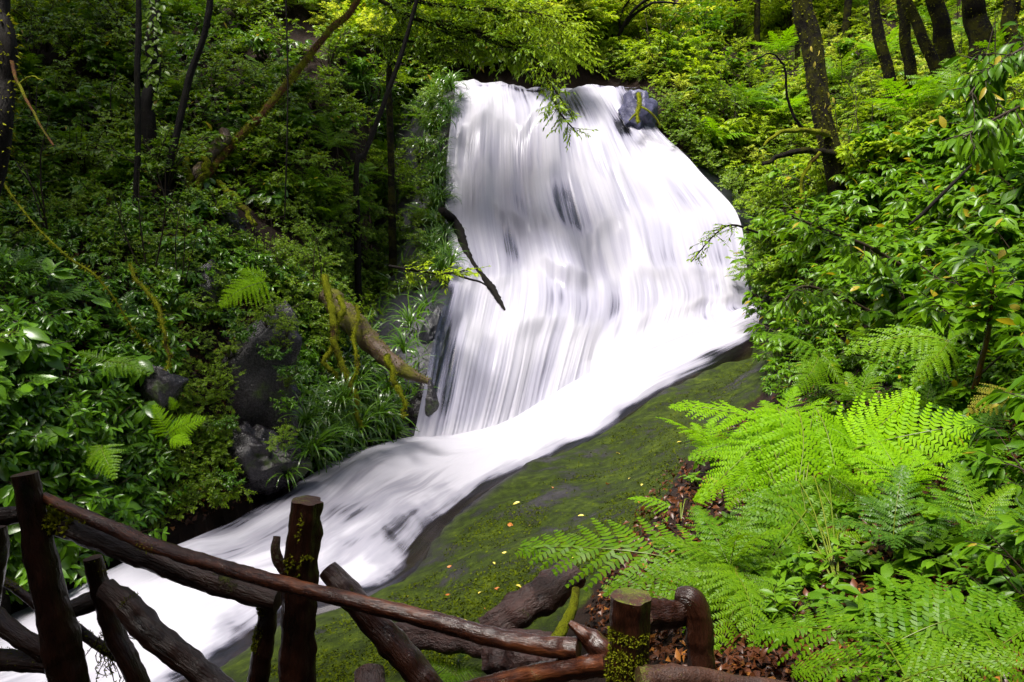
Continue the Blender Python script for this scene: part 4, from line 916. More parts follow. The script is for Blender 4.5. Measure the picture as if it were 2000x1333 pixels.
fern_of('bright lime bracken frond spread in the sun at right', (1760, 1010), [((1625,905,5.0),(1910,822,4.7),1.55,(.1,-.9,1)), ((1660,890,4.95),(1790,760,5.0),1.0,(.1,-.9,1)), ((1640,915,4.95),(1720,1000,4.7),.8)], 'fernlime')
fern_of('large arching bracken over the lime frond, below the right thicket', (1890, 830), [((1850,668,5.9),(1640,690,5.8),1.0,(0,-.6,1)), ((1850,668,5.9),(1985,640,5.9),.9), ((1850,668,5.9),(1780,760,5.5),.8,(0,-.8,.8))], 'fern')
fern_of('pale bracken beside the plunge pool bank right of the falls', (1600, 800), [((1600,690,7.0),(1460,655,7.0),.9), ((1600,690,7.0),(1550,775,6.7),1.1,(0,-1,.5)), ((1600,690,7.0),(1650,760,6.8),.9,(0,-1,.6))], 'fern')
fern_of('big bright bracken at right centre with fronds over the mossy slab', (1560, 1080), [
  ((1530,850,5.2),(1300,796,5.4),.95,(0,-.5,1)), ((1520,800,5.3),(1490,985,4.8),1.1,(.3,-1,.5)), ((1590,800,5.2),(1650,1000,4.7),1.1,(0,-1,.5)), ((1500,850,5.1),(1360,985,4.9),1.0,(-.3,-1,.8)), ((1555,800,5.2),(1550,1020,4.6),1.1,(0,-1,.4)), ((1620,860,5.1),(1735,960,4.8),.95), ((1470,860,5.2),(1340,900,5.2),1.0,(0,-.7,1)), ((1600,830,5.1),(1700,900,4.9),.9), ((1480,900,5.0),(1420,1000,4.8),1.1,(-.2,-1,.7))], 'fernb')
fern_of('bracken with lush green fronds hanging above the bottom right litter', (1640, 1170), [
  ((1590,930,4.7),(1665,1140,4.2),1.0,(0,-1,.5)), ((1560,940,4.7),(1555,1160,4.2),1.1,(0,-1,.45)), ((1620,930,4.7),(1745,1070,4.4),.95,(.2,-1,.7)), ((1580,1000,4.4),(1420,1170,4.0),1.05,(-.2,-1,.6)), ((1560,1040,4.3),(1500,1240,3.8),1.0,(0,-1,.5)), ((1600,1030,4.3),(1700,1200,3.9),1.0,(0,-1,.6)), ((1530,980,4.5),(1400,1060,4.3),1.0,(-.2,-1,.8)), ((1640,1040,4.2),(1790,1170,3.9),.9,(.2,-1,.7)), ((1570,1080,4.1),(1590,1240,3.7),1.0,(0,-1,.5))], 'fern')
fern_of('wide bracken frond reaching left over the mossy slab above the railing', (1420, 1160), [((1430,1130,4.1),(1005,1072,4.6),.85,(0,-.75,1)), ((1400,1130,4.1),(1170,1160,3.9),.95,(0,-.8,1)), ((1410,1120,4.2),(1280,1050,4.5),.9,(0,-.8,1)), ((1420,1130,4.0),(1260,1200,3.7),.95,(0,-.9,.8))], 'fern')
fern_of('bracken with drooping green fronds behind the short right post', (1440, 1230), [((1440,1110,3.9),(1390,1300,3.4),1.0,(0,-1,.5)), ((1450,1120,3.9),(1540,1250,3.5),.9,(0,-1,.6)), ((1430,1120,3.9),(1270,1130,4.0),.9,(0,-.8,1)), ((1440,1120,3.8),(1470,1280,3.3),1.0,(0,-1,.5))], 'fern')
fern_of('glossy bracken in the bottom right corner with yellow stalks', (1900, 1320), [
  ((1830,1290,-.6),(1470,1236,-.5),.95,(0,-.8,1)), ((1690,1290,-.6),(1990,1180,-.7),1.1,(0,-.8,1)), ((1880,1330,-.7),(1540,1320,-.6),1.0,(0,-.8,1)), ((1840,1300,-.65),(1790,1130,-.6),1.0,(0,-.8,1)), ((1900,1310,-.7),(2060,1200,-.7),1.1,(0,-.8,1)), ((1790,1345,-.7),(1640,1240,-.6),.95,(0,-.8,1)), ((1950,1350,-.75),(1900,1230,-.75),1.1,(0,-.8,1)), ((1760,1330,-.8),(2010,1290,-.9),1.0,(0,-.8,1)), ((1820,1290,-.7),(1690,1180,-.6),.9,(0,-.8,1))], 'fern')
fern_of('yellowing fern frond at the right edge above the leaf litter', (1990, 860), [((1990,770,5.4),(1890,810,5.2),1.1,(0,-.8,1)), ((1990,770,5.4),(2040,800,5.2),1.0)], 'fernold')
fern_of('small pale fern at the bottom behind the railing', (900, 1340, 4.2), [((890,1318,4.1),(830,1290,4.2),1.2,(0,-.7,1)), ((890,1318,4.1),(905,1278,4.3),1.1), ((890,1318,4.1),(955,1310,4.1),1.1), ((890,1320,4.1),(850,1345,3.9),1.0)], 'fern')
fern_of('lime fern frond glowing against the dark left bank', (470, 640), [((518,548,10.4),(428,604,10.1),1.5,(0,-1,.9)), ((520,545,10.5),(462,530,10.5),1.1,(0,-1,.9)), ((515,560,10.45),(450,575,10.3),1.2,(0,-1,.9))], 'fernlime')
fern_of('bright fern low in the left gully beside the wet rock', (350, 900), [((330,850,8.7),(405,815,8.7),1.2,(0,-1,.8)), ((330,850,8.7),(300,790,8.9),.9,(0,-1,.8)), ((335,855,8.6),(375,870,8.4),.9,(0,-1,.8)), ((345,800,8.8),(330,775,8.8),1.2,(0,-1,.8))], 'fernlime')
fern_of('dark feathery fern drooping over shrubs on the lower left bank', (215, 760), [((205,705,8.6),(298,735,8.4),.9,(0,-1,.8)), ((205,705,8.6),(150,690,8.7),.9,(0,-1,.8))], 'fern')
fern_of('green fern hanging just above the left end of the railing', (215, 930), [((200,870,7.6),(225,940,7.3),1.3,(0,-1,.5)), ((200,870,7.6),(170,910,7.5),1.1,(0,-1,.5))], 'fern')
fern_of('bright fern seedling fronds at the edge of the mossy slab', (1330, 1020), [((1330,1000,6.0),(1225,975,6.3),.7), ((1330,1000,6.0),(1290,1040,5.8),.8), ((1335,1000,6.0),(1390,960,6.0),.9), ((1350,985,6.0),(1440,930,5.9),.8)], 'fernb')

# ------------------------------------------------------------------ rocks
def rock(name, label, px, py, Y, rx, ry, rz, seed, mat='wetrock', sub=5, tilt=0):
    import bmesh
    bm = bmesh.new(); bmesh.ops.create_icosphere(bm, subdivisions=sub, radius=1)
    V = np.array([v.co[:] for v in bm.verts]); T = np.array([[v.index for v in f.verts] for f in bm.faces]); bm.free()
    d = 1 + 1.0 * fbm(V[:, 0] * 1.2, V[:, 1] * 1.2, V[:, 2] * 1.2, seed, 3)
    V = V * d[:, None]; rr = random.Random(seed)
    for _ in range(16):                                    # split faces
        nn = unit(rv(rr) + np.array([0, -.5, .2])); c = V @ nn; V = V - np.outer(np.clip(c - rr.uniform(.6, .95), 0, None) * .8, nn)
    V = V * (1 + .10 * fbm(V[:, 0] * 3.5, V[:, 1] * 3.5, V[:, 2] * 3.5, seed + 9, 4) + .03 * fbm(V[:, 0] * 14, V[:, 1] * 14, V[:, 2] * 14, seed + 19, 3))[:, None]
    o = link(name, build_mesh(name, V * np.array([rx, ry, rz]), [T], [M[mat]]), None, P(px, py, Y)); o.rotation_euler = (0, tilt, 0)
    return tag(o, label, 'rock')
rock('rock_face', 'tall wet grey rock face above the stream on the left bank', 505, 770, 10.75, .75, .5, 1.25, 23, tilt=.3)
rock('rock_face', 'low wet rock at the stream edge under the sedges', 495, 900, 10.1, .75, .5, .6, 8, tilt=.3)
rock('rock_face', 'small wet rock patch beside the lime fern on the left bank', 385, 578, 11.4, .45, .35, .5, 4)
rock('rock_face', 'pale wet stone higher on the left bank below the leaning trunk', 440, 440, 13.3, .4, .3, .35, 5)
rock('boulder', 'dark boulder under thin water at the left foot of the falls', 846, 668, 14.0, .30, .35, .62, 6, mat='fallrock')
rock('boulder', 'mossy boulder with trickles at the lower left foot of the falls', 832, 800, 13.1, .36, .35, .5, 7)
M['skyrock'] = rock_mat('sky_tinted_wet_rock', (.03, .03, .06), (.13, .13, .24), moss=.12, rough=.2, scale=2.5)  # blue of the reflected sky put into the rock colour
rock('rock_face', 'wet rock with a painted blue-grey sky reflection beside the lip of the falls', 1246, 218, 21.2, .50, .4, .62, 16, mat='skyrock')
rock('rock_face', 'small wet stone in the left gully', 310, 760, 9.3, .3, .25, .4, 14)

# ------------------------------------------------------------------ logs and loose branches
def log(name, label, cat, path, w, mat, cap=None, n=40, seg=16, rough=.12, seed=0, ridge=.15, moss=0, mmat='moss', mdir=(0, 0, 1), kink=0.0):
    pts = [P(*c) for c in path]; B = np.array(pts[-1]); rad = [ww / 2 / F * c[2] for ww, c in zip(w, path)]
    mb = MB(); p_, r_, D_, g_ = tube(mb, [a - B for a in pts], rad, n=n, seg=seg, rough=rough, seed=seed, ridge=ridge, cap=1 if cap else None, kink=kink)
    o = tag(link(name, mb.mesh(name, [M[mat]] + ([M[cap]] if cap else [])), None, B), label, cat)
    if moss:
        r = random.Random(seed); L = []
        while len(L) < moss:
            i = r.randrange(0, n); j = r.randrange(seg); d = D_[i, j]
            if d.dot(mdir) < r.uniform(-.5, .8): continue
            L.append((p_[i] + d * r_[i] * g_[i, j] * .97, unit(d + rv(r, .5)), rv(r), r.uniform(.02, .045)))
        m2 = MB(); put_leaves(m2, FINE2, L); tag(link('moss', m2.mesh('moss', [M[mmat]]), o), kind='stuff')
    return o
log('fallen_log', 'broken fallen log jutting over the stream left of the falls', 'log', [(640,580,12.6),(690,632,12.2),(740,685,11.9),(785,722,11.6),(838,746,11.4)], [46, 42, 38, 30, 12], 'palewood', cap='log', seed=40, moss=500, rough=.2)
for i, (lab, path, w) in enumerate([
  ('yellow moss-coated branch hanging beside the fallen log, longest', [(628,540,11.9),(640,600,11.6),(650,660,11.4),(668,720,11.2),(690,780,11.0),(706,832,10.9)], [15,15,13,12,9,5]),
  ('mossy branch crossing in front of the fallen log', [(668,585,11.9),(660,640,11.6),(640,700,11.3),(655,740,11.2)], [12,12,10,5]),
  ('mossy twig hanging from the end of the fallen log', [(752,690,11.5),(768,740,11.3),(785,770,11.2),(792,815,11.1)], [12,10,9,5]),
  ('mossy branch trailing down to the sedges over the stream', [(700,600,12.0),(690,660,11.6),(700,720,11.3),(672,790,11.0)], [7,7,6,3]),
  ('mossy stick rising in the left gully', [(250,520,10.0),(300,590,9.6),(322,650,9.3),(330,720,9.1)], [7,8,7,5]),
  ('long thin mossy vine slanting down the left bank', [(-20,320,8.6),(60,430,8.5),(130,500,8.4),(190,545,8.4),(260,640,8.5),(300,690,8.7)], [4,4,4,4,3,2])]):
    log('mossy_branch', lab, 'branch', path, w, 'mossbark', n=46, seg=9, rough=.45, seed=50 + i, moss=420, mdir=(0, 0, 0), kink=1.3)
wt_bvh = grid_bvh(Wt)
def wd(px, py, c):
    h_ = wt_bvh.ray_cast(Vector((0, 0, 0)), Vector(P(px, py, 1.0)).normalized())
    return (px, py, (h_[0].y if h_[0] is not None else 17.3) + c)
log('dark_snag', 'dark wet branch caught in the left side of the falls, half hidden by water', 'log', [wd(862,410,-.05), wd(884,430,-.12), wd(899,455,-.12), wd(908,485,-.05), wd(922,515,.06), wd(942,540,.04), wd(960,562,-.10), wd(972,582,-.10), wd(986,606,-.02)], [14,17,19,14,12,12,14,11,4], 'darkbark', seed=70, n=60, rough=.22)
log('bare_twig', 'bare black twig reaching out in front of the falls', 'twig', [(885,534,13.9),(915,545,13.8),(940,552,13.8),(962,568,13.8)], [5, 5, 4, 2], 'darkbark', n=16, seg=6, seed=72)
mossy_dead = log('dead_branch', 'yellow mossy dead branch on the sky-tinted wet rock by the crest', 'branch', [(1247,182,20.7),(1249,205,20.6),(1244,222,20.5),(1246,240,20.4)], [8, 9, 8, 6], 'mossbark', n=20, seg=8, seed=73, moss=300, mdir=(0, 0, 0))
for path, w in (([(1248,207,20.6),(1265,216,20.5),(1280,230,20.5),(1290,246,20.5)], [5, 5, 4, 3]), ([(1245,220,20.5),(1236,228,20.4),(1229,236,20.4)], [5, 4, 2])):
    mb = MB(); tube(mb, [P(*c) - np.array(mossy_dead.location) for c in path], [ww / 2 / F * 20.5 for ww in w], n=12, seg=6, rough=.2); link('fork', mb.mesh('fork', [M['mossbark']]), mossy_dead)
log('rotten_log', 'dark red rotten log lying on the mossy slab behind the railing', 'log', [(1125,1115,4.7),(1060,1165,4.6),(1000,1200,4.5),(945,1232,4.45)], [62, 74, 66, 50], 'log', seed=74, rough=.22, ridge=.3, seg=24)
log('rotten_log', 'long red-brown rotten log just under the railing', 'log', [(1080,1262,4.0),(960,1252,4.1),(860,1246,4.2),(745,1236,4.3)], [52, 60, 62, 50], 'log', seed=75, rough=.2, ridge=.3, seg=24, n=50)
log('bark_heap', 'flaking red bark log at the bottom behind the railing', 'log', [(1120,1290,3.6),(1030,1285,3.7),(950,1300,3.8)], [40, 66, 40], 'log', seed=76, rough=.4, ridge=.4, seg=24)
log('stump', 'small dark stump at the bottom edge between railing posts', 'stump', [(720,1310,4.4),(722,1350,4.3)], [60, 70], 'log', cap='log', seed=77, rough=.2, n=12)
log('mossy_root', 'mossy root curling down behind the short forked rail', 'root', [(1125,1150,4.2),(1118,1190,4.1),(1095,1235,4.0),(1075,1275,3.9)], [16, 20, 26, 34], 'mossbark', seed=78)

def spray(name, label, path, w, leaf, tmpl, ll, twigs, per, mat, spread, seed, droop=.3, start=.2, cat='branch'):
    """a leafy branch: bark limb with side twigs, foliage as its own part"""
    r = random.Random(seed); pts = [P(*c) for c in path]; B = np.array(pts[0]); rad = [ww / 2 / F * c[2] for ww, c in zip(w, path)]
    root = thing(name, label, cat, B); mb = MB(); L = []
    q, _, _, _ = tube(mb, [a - B for a in pts], rad, n=30, seg=7, rough=.12, seed=seed)
    for k in range(twigs):
        i = int((start + (1 - start) * (k + r.random()) / twigs) * 28); d = unit(q[min(29, i + 1)] - q[max(0, i - 1)]); o = unit(rv(r) * np.array([1, .8, .7]) + d * .9 + np.array([0, 0, -droop * .6]))
        a = q[i]; b = a + o * spread * r.uniform(.5, 1.1)
        tube(mb, [a, (a + b) / 2 + rv(r, .03 * spread), b], [.006, .004, .002], n=5, seg=4, rough=0); twig_leaves(r, a, b, per, ll, droop, False, L)
    link('limb', mb.mesh('limb', [M[mat]]), root); lf = MB(); put_leaves(lf, tmpl, L); link('foliage', lf.mesh('foliage', [M[leaf]]), root)
    return root
spray('overhanging_branch', 'leafy branch drooping over the crest with bare twig tips', [(840,60,17.6),(930,75,17.2),(1010,100,16.9),(1065,150,16.6),(1090,215,16.4),(1132,266,16.3)], [9,8,6,5,4,2], 'small', FINE2, .12, 90, 10, 'bark', .45, 1, .35, .1)
spray('overhanging_branch', 'second drooping leafy branch in front of the crest', [(850,40,17.2),(960,70,16.9),(1040,110,16.6),(1080,170,16.4),(1118,230,16.3)], [8,7,5,4,2], 'bright', FINE2, .11, 50, 9, 'bark', .42, 2, .35, .1)
spray('overhanging_branch', 'dense leafy bough at the top left of the falls', [(740,0,17.5),(820,40,17.2),(900,60,17.0),(980,80,16.8),(1045,100,16.7)], [9,8,6,5,3], 'small', FINE2, .13, 180, 11, 'bark', .85, 3, .3, .0)
spray('overhanging_branch', 'highest leafy bough reaching over the crest from the left', [(740,-20,18.0),(850,10,17.6),(960,20,17.3),(1060,30,17.0),(1110,60,16.9)], [9,8,6,5,3], 'bright', FINE2, .13, 190, 11, 'bark', 1.1, 4, .3, .0)
spray('overhanging_branch', 'leafy bough just above the left lip of the falls', [(720,70,17.6),(790,80,17.4),(850,85,17.2),(920,70,17.0)], [7,6,5,3], 'small', FINE2, .11, 170, 11, 'bark', .85, 5, .3, .0)
spray('overhanging_branch', 'sunlit leafy bough at top centre beyond the crest', [(1000,-30,22),(1040,20,21.6),(1080,70,21.3),(1110,110,21)], [8,7,5,3], 'bright', FINE2, .15, 240, 12, 'bark', 1.2, 13, .3, .0)
spray('leafy_twig', 'leafy twig reaching in front of the right edge of the falls', [(1480,455,12.6),(1430,440,12.4),(1395,460,12.3),(1350,512,12.2)], [5,4,3,2], 'small', FINE2, .09, 26, 7, 'darkbark', .34, 6, .2, .15)
spray('leafy_twig', 'short leafy spray hanging at the left rim over the boulder', [(760,520,13.4),(820,530,13.2),(870,535,13.0),(925,525,12.9)], [6,5,4,2], 'bright', FINE, .10, 34, 8, 'darkbark', .34, 7, .2, .1)
spray('drooping_branch', 'branch with large pale drooping leaves in the upper right corner', [(2060,60,6.8),(1990,100,6.6),(1930,140,6.5),(1890,190,6.4)], [8,7,5,3], 'broad', LANCE, .145, 36, 8, 'twig', .30, 8, .8, .1)
spray('drooping_branch', 'branch of large leaves at the right edge below the corner branch', [(2060,190,6.6),(1990,210,6.4),(1930,240,6.3),(1880,270,6.2)], [8,6,5,3], 'broad', LANCE, .14, 32, 8, 'twig', .3, 9, .8, .1)
spray('sapling', 'red-stemmed sapling standing in the right thicket', [(1893,800,5.8),(1912,725,5.7),(1930,650,5.6),(1936,590,5.6),(1940,520,5.6)], [13,11,10,8,5], 'broad', OVAL, .13, 22, 7, 'rail', .3, 10, .3, .5, 'sapling')
log('bare_twig', 'thin bare branch crossing the thicket at right', 'twig', [(1900,320,8.0),(1850,370,7.9),(1800,420,7.9),(1775,440,7.9)], [4, 7, 8, 4], 'darkbark', n=16, seg=6, seed=80)
log('bare_twig', 'bare twig slanting from the red sapling to the right edge', 'twig', [(1905,740,5.7),(1950,700,5.7),(2010,655,5.7)], [5, 4, 3], 'twig', n=12, seg=6, seed=81)
log('hanging_vine', 'thin dark vine hanging straight down the middle of the left bank', 'vine', [(558,-10,12.4),(562,150,12.3),(560,300,12.2),(556,430,12.2)], [3, 3, 3, 3], 'darkbark', n=24, seg=5, seed=82)
spray('lush_branch', 'lush leafy branch at the right centre of the thicket', [(1760,520,8.6),(1690,480,8.4),(1610,450,8.2),(1540,420,8.1)], [9,8,6,4], 'broad', LONG, .15, 40, 7, 'twig', .42, 11, .35, .1)
spray('lush_branch', 'leafy branch hanging over the dark hollow beside the plunge pool', [(1700,610,9.0),(1640,580,8.8),(1570,560,8.6),(1530,590,8.5)], [8,7,5,3], 'broad', LONG, .13, 34, 7, 'twig', .4, 12, .4, .1)

# ------------------------------------------------------------------ railing
rail = thing('log_railing', 'rustic wet log railing with mossy posts across the lower left foreground', 'railing', P(585, 1500, 2.7))
RB = np.array(rail.location)
def member(name, path, w, mat='post', n=40, seg=20, rough=.10, ridge=.15, seed=0, cap='cut', label=None, moss=0, mreg=None, mdir=(0, 0, 1), msize=.008):
    pts = [P(*c) - RB for c in path]; mb = MB()
    p_, r_, D_, g_ = tube(mb, pts, [.88 * ww / 2 / F * c[2] for ww, c in zip(w, path)], n=n, seg=seg, rough=rough, ridge=ridge, seed=seed, cap=1 if cap else None)
    o = link(name, mb.mesh(name, [M[mat]] + ([M[cap]] if cap else [])), rail)
    if label: o['label'] = label
    if moss:
        r = random.Random(seed); L = []; tries = 0
        while len(L) < moss and tries < moss * 80:
            tries += 1; i = r.randrange(0, n); j = r.randrange(seg); d = D_[i, j]; t = i / (n - 1)
            if mreg and not (mreg[0] <= t <= mreg[1]): continue
            if d.dot(unit(np.array(mdir, float))) < r.uniform(.0, .9): continue
            k2 = min(n - 1, i + 1); f = r.random(); pc = p_[i] * (1 - f) + p_[k2] * f
            dj = unit(d + D_[i, (j + 1) % seg] * r.random())
            if vnoise(np.array([pc[0] * 22]), np.array([pc[2] * 22]), 0, seed)[0] < -.1: continue
            L.append((pc + dj * r_[i] * g_[i, j] * .98, unit(dj + rv(r, .7)), rv(r), msize * r.uniform(.6, 1.5)))
        m2 = MB(); put_leaves(m2, leaf_tmpl(.55, .1, .3, True), L); tag(link('moss', m2.mesh('moss', [M['moss']]), o), kind='stuff')
    return o
member('post', [(50,925,3.0),(66,1010,3.0),(88,1120,3.0),(112,1230,3.0),(136,1333,3.0),(170,1480,3.0)], [54,60,66,76,78,84], seed=1, rough=.13, moss=260, mreg=(0, .04), mdir=(0, -.3, 1), label='left post with a moss-capped sawn top', msize=.016)
member('post', [(598,978,2.7),(592,1060,2.7),(584,1150,2.7),(582,1240,2.7),(580,1333,2.7),(578,1500,2.7)], [66,72,76,80,84,92], seed=2, rough=.12, ridge=.3, seg=28, n=60, label='middle post of grooved dark wood')
member('post', [(1234,1165,2.1),(1230,1230,2.1),(1226,1333,2.1),(1220,1500,2.1)], [92,90,94,100], seed=3, rough=.08, ridge=.15, seg=28, moss=2200, mreg=(.30, 1), mdir=(-.35, -1, .2), label='short right post with a pale sawn top and mossy foot')
member('top_rail', [(86,972,3.02),(150,1002,2.95),(230,1036,2.88),(300,1066,2.8),(420,1104,2.68),(500,1127,2.6),(590,1150,2.52),(720,1182,2.42),(850,1214,2.35),(960,1244,2.28),(1060,1262,2.22),(1130,1268,2.18)], [24,30,34,34,34,36,35,38,42,44,46,52], 'rail', seed=4, n=110, rough=.10, ridge=.05, moss=160, mreg=(.02, .3), mdir=(0, -1, -.8))
member('lower_rail', [(80,1012,3.04),(160,1040,3.0),(300,1092,2.92),(420,1136,2.86),(545,1172,2.8)], [46,54,58,58,54], 'post', seed=5, n=60, rough=.10, moss=420, mreg=(0, .22), mdir=(0, -.5, 1), msize=.018)
member('fork', [(1112,1216,2.2),(1132,1232,2.19),(1152,1250,2.18),(1174,1272,2.16),(1182,1296,2.15)], [14,30,48,62,60], 'rail', seed=6, rough=.15, n=26)
member('slanted_rail', [(1188,1296,2.12),(1100,1308,2.18),(1000,1328,2.25),(880,1360,2.32)], [54,52,50,50], 'rail', seed=7, rough=.12, ridge=.15)
member('brace', [(640,1112,2.95),(690,1170,2.9),(760,1250,2.85),(830,1333,2.8),(900,1420,2.75)], [44,62,70,62,66], 'post', seed=8, rough=.13, label='slanting brace with a freshly cut orange end')
member('mossy_pole', [(528,1150,2.9),(520,1220,2.88),(508,1300,2.86),(492,1400,2.84)], [40,44,48,52], 'post', seed=9, moss=1800, mdir=(-1, -.2, .3), label='leaning pole with bright moss along its edge', msize=.009)
member('knot', [(541,1048,2.68),(538,1075,2.66),(546,1100,2.66),(560,1125,2.66)], [16,22,26,20], 'post', seed=10, n=16)
member('corner_post', [(1322,1168,2.35),(1350,1176,2.33),(1364,1215,2.31),(1368,1270,2.3),(1370,1360,2.28)], [56,66,62,62,64], 'post', seed=11, rough=.12, n=40)
member('short_log', [(1255,1200,2.25),(1300,1200,2.3),(1345,1195,2.34)], [66,64,58], 'post', seed=12, rough=.2, ridge=.3, n=20)
member('ground_log', [(1248,1328,2.0),(1330,1322,2.02),(1420,1334,2.05),(1540,1350,2.08),(1640,1370,2.1)], [60,56,44,38,36], 'cut', seed=13, rough=.15, n=40, label='mossy pinkish log along the bottom edge')
member('brace', [(205,1148,3.0),(250,1185,2.95),(300,1240,2.9),(370,1296,2.85),(450,1360,2.8)], [44,58,62,58,60], 'post', seed=14, rough=.12, label='thick diagonal brace left of the middle post', moss=80, mreg=(0, .25))
member('upright', [(180,1090,3.1),(195,1150,3.1),(220,1230,3.08),(250,1290,3.06),(285,1370,3.04)], [42,44,46,46,48], 'post', seed=15, rough=.12, moss=60, mreg=(0, .3))
member('short_log', [(112,1200,3.1),(150,1188,3.14),(192,1170,3.18)], [38,42,46], 'post', seed=16, n=18, cap='cut')
member('thin_brace', [(140,1222,3.15),(195,1262,3.15),(245,1292,3.15)], [24,24,22], 'post', seed=17, n=18, moss=120)
member('left_rail', [(-90,1016,3.0),(-20,1010,3.02),(40,1004,3.05)], [40,42,40], 'post', seed=18, n=18)
member('brace', [(-60,1160,3.1),(0,1215,3.08),(50,1252,3.06),(110,1290,3.05)], [44,46,46,44], 'post', seed=19, n=26, label='diagonal brace at the left edge')
member('lower_log', [(-60,1290,3.1),(20,1290,3.08),(115,1296,3.05)], [50,50,48], 'post', seed=20, n=22, moss=120)
member('thin_brace', [(-40,1110,3.3),(30,1150,3.28),(95,1205,3.25)], [18,20,20], 'post', seed=21, n=18, moss=220, mdir=(.3, -.3, 1))
member('edge_post', [(-14,1030,3.1),(-8,1080,3.1),(-20,1180,3.1),(-40,1400,3.1)], [56,50,44,44], 'post', seed=22, n=20)
# moss clinging in strips to the middle post and hanging rootlets
r = random.Random(99); L = []
for path in ([(586,1000),(590,1020),(585,1040),(582,1060)], [(570,1085),(575,1100),(562,1120),(556,1140)], [(590,1080),(588,1100),(582,1120),(575,1140)], [(560,1090),(556,1110),(555,1135)], [(598,1090),(604,1085),(612,1092)]):
    for k in range(36):
        t = r.random() * (len(path) - 1); i = int(t); f = t - i; x = path[i][0] * (1 - f) + path[i + 1][0] * f + r.gauss(0, 2); y = path[i][1] * (1 - f) + path[i + 1][1] * f
        L.append((P(x, y, 2.635 + abs(x - 590) * .0006) - RB, unit(np.array([r.gauss(0, 1), -1, r.gauss(0, .7)])), rv(r), r.uniform(.008, .016)))
mb = MB(); put_leaves(mb, leaf_tmpl(.55, .1, .3, True), L); tag(link('moss_strip', mb.mesh('moss_strip', [M['moss']]), rail), kind='stuff')
mb = MB(); r = random.Random(98); L = []
for k in range(34):
    x = r.uniform(195, 245); y = r.uniform(1190, 1290); a = P(x, y, 3.1) - RB; pts = [a]
    for _ in range(4): pts.append(pts[-1] + np.array([r.gauss(0, .014), r.gauss(0, .01), -r.uniform(.01, .05)]))
    tube(mb, pts, [.0022] * 5, n=9, seg=3, rough=0)
    for q in pts:
        for _ in range(5): L.append((q, unit(rv(r)), rv(r), r.uniform(.008, .018)))
put_leaves(mb, FINE2, L, 1)
tag(link('hanging_moss', mb.mesh('hanging_moss', [M['twig'], M['moss']]), rail), kind='stuff')

# ------------------------------------------------------------------ litter, ground cover, fallen leaves
def carpet(name, label, polys, n, tmpl, size, mat, seed, tilt=.35, lift=.01, kindn=None, patchy=None):
    r = random.Random(seed); L = []; polys = polys if isinstance(polys[0], list) else [polys]
    for poly in polys:
        spots = scatter(poly, n // len(polys), seed, 0)
        if patchy is not None:
            q = np.array([s_[2][:] for s_ in spots]); ok = fbm(q[:, 0] * 1.7, q[:, 1] * 1.7, 0, 88, 4) > patchy; spots = [s_ for s_, k_ in zip(spots, ok) if k_ or r.random() < .12]
        for (x, y, p, nrm) in spots:
            nn = np.array(nrm) + rv(r, tilt); d = unit(np.cross(nn, rv(r)))
            L.append((np.array(p) + np.array(nrm) * lift * r.uniform(.3, 2), d, nn, size * r.uniform(.5, 1.3) * (1 + .03 * p.y)))
    mb = MB(); put_leaves(mb, tmpl, L)
    return tag(link(name, mb.mesh(name, [M[mat]])), label, kindn, kind='stuff')
carpet('leaf_litter', 'wet brown dead leaves covering the right bank soil', [[(1290,930),(1540,760),(2060,760),(2060,1333),(1400,1333),(1130,1250),(1230,1030)], RMARG], 20000, leaf_tmpl(.5, .35, .5, True), .055, 'litter', 5, .5, .02, 'litter')
carpet('leaf_litter', 'dark dead leaves on the steep left bank soil', [LEFT_LOW, LEFT_MID, [(300,560),(640,620),(520,960),(330,1040)]], 5000, leaf_tmpl(.5, .35, .5, True), .07, 'litter', 6, .5, .02, 'litter')
carpet('ground_cover', 'low green leaves covering the left slope', [LEFT_LOW, LEFT_MID, LEFT_TOP, LEFT_FALL], 3000, FINE, .075, 'small', 7, .6, .06, 'ground cover')
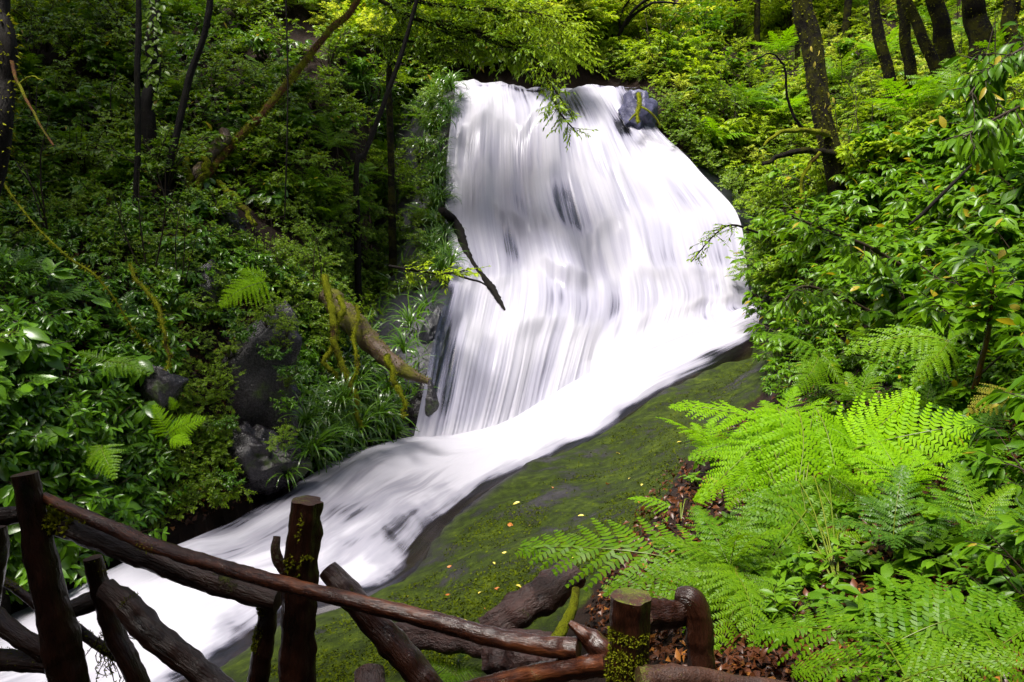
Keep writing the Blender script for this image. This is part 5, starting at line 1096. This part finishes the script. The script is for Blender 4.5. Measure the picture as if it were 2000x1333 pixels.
carpet('ground_cover', 'low green leaves covering the right slope', [RIGHT_TOP, RIGHT_MID], 12000, FINE, .085, 'bright', 8, .6, .06, 'ground cover')
carpet('ground_cover', 'low green leaves covering the far hillside', [FAR], 6000, FINE, .22, 'bright', 9, .6, .2, 'ground cover')
carpet('moss_tufts', 'short tufts of moss over the rock slab', [[(1480,700),(1290,790),(1080,920),(900,1040),(830,1130),(720,1185),(580,1240),(480,1320),(640,1340),(900,1300),(1090,1190),(1280,1010),(1340,900),(1420,800)]], 22000, leaf_tmpl(.5, .1, .3, True), .024, 'slabmoss', 13, 1.2, .004, 'moss', patchy=-.06)
r = random.Random(11); ym = build_mesh('fallen_leaf', leaf_tmpl(.42, .2, .4)[0] * .085, [leaf_tmpl(.42, .2, .4)[1]], [M['yellowleaf']]); om = build_mesh('fallen_leaf', leaf_tmpl(.5, .3, .5)[0] * .09, [leaf_tmpl(.5, .3, .5)[1]], [M['orangeleaf']])
for k, (x, y, p, nrm) in enumerate(scatter([(1400,790),(1180,880),(980,980),(860,1090),(760,1190),(820,1250),(1000,1230),(1180,1080),(1300,980)], 28, 12, 24)):
    y_ = k % 3 != 0
    w_ = 'small yellow' if y_ else 'small orange-brown'; o = link('fallen_leaf', ym if y_ else om, None, p + nrm * .012); reg(o, x, y, w_ + ' fallen leaf', w_ + ' fallen leaves', 'leaf', 'fallen leaves on the mossy slab')
    o.rotation_euler = (r.gauss(0, .25), r.gauss(0, .25), r.uniform(0, 6.28)); s = r.uniform(.6, 1.3); o.scale = (s, s, s)
for k, (px, py, Y) in enumerate([(1584,90,13.75),(1600,98,13.74),(1592,120,13.75),(1617,180,13.62),(1624,204,13.6),(1612,200,13.62),(1838,190,16.1),(1626,190,13.6)]):
    o = link('clinging_leaf', ym, None, P(px, py, Y)); reg(o, px, py, 'yellow leaf stuck on bark', 'yellow leaves stuck on bark', 'leaf', 'yellow leaves on the right trunks'); o.rotation_euler = (1.3, 1.4 + r.gauss(0, .3), r.gauss(0, .5)); o.scale = (1.3,) * 3

finish_labels()
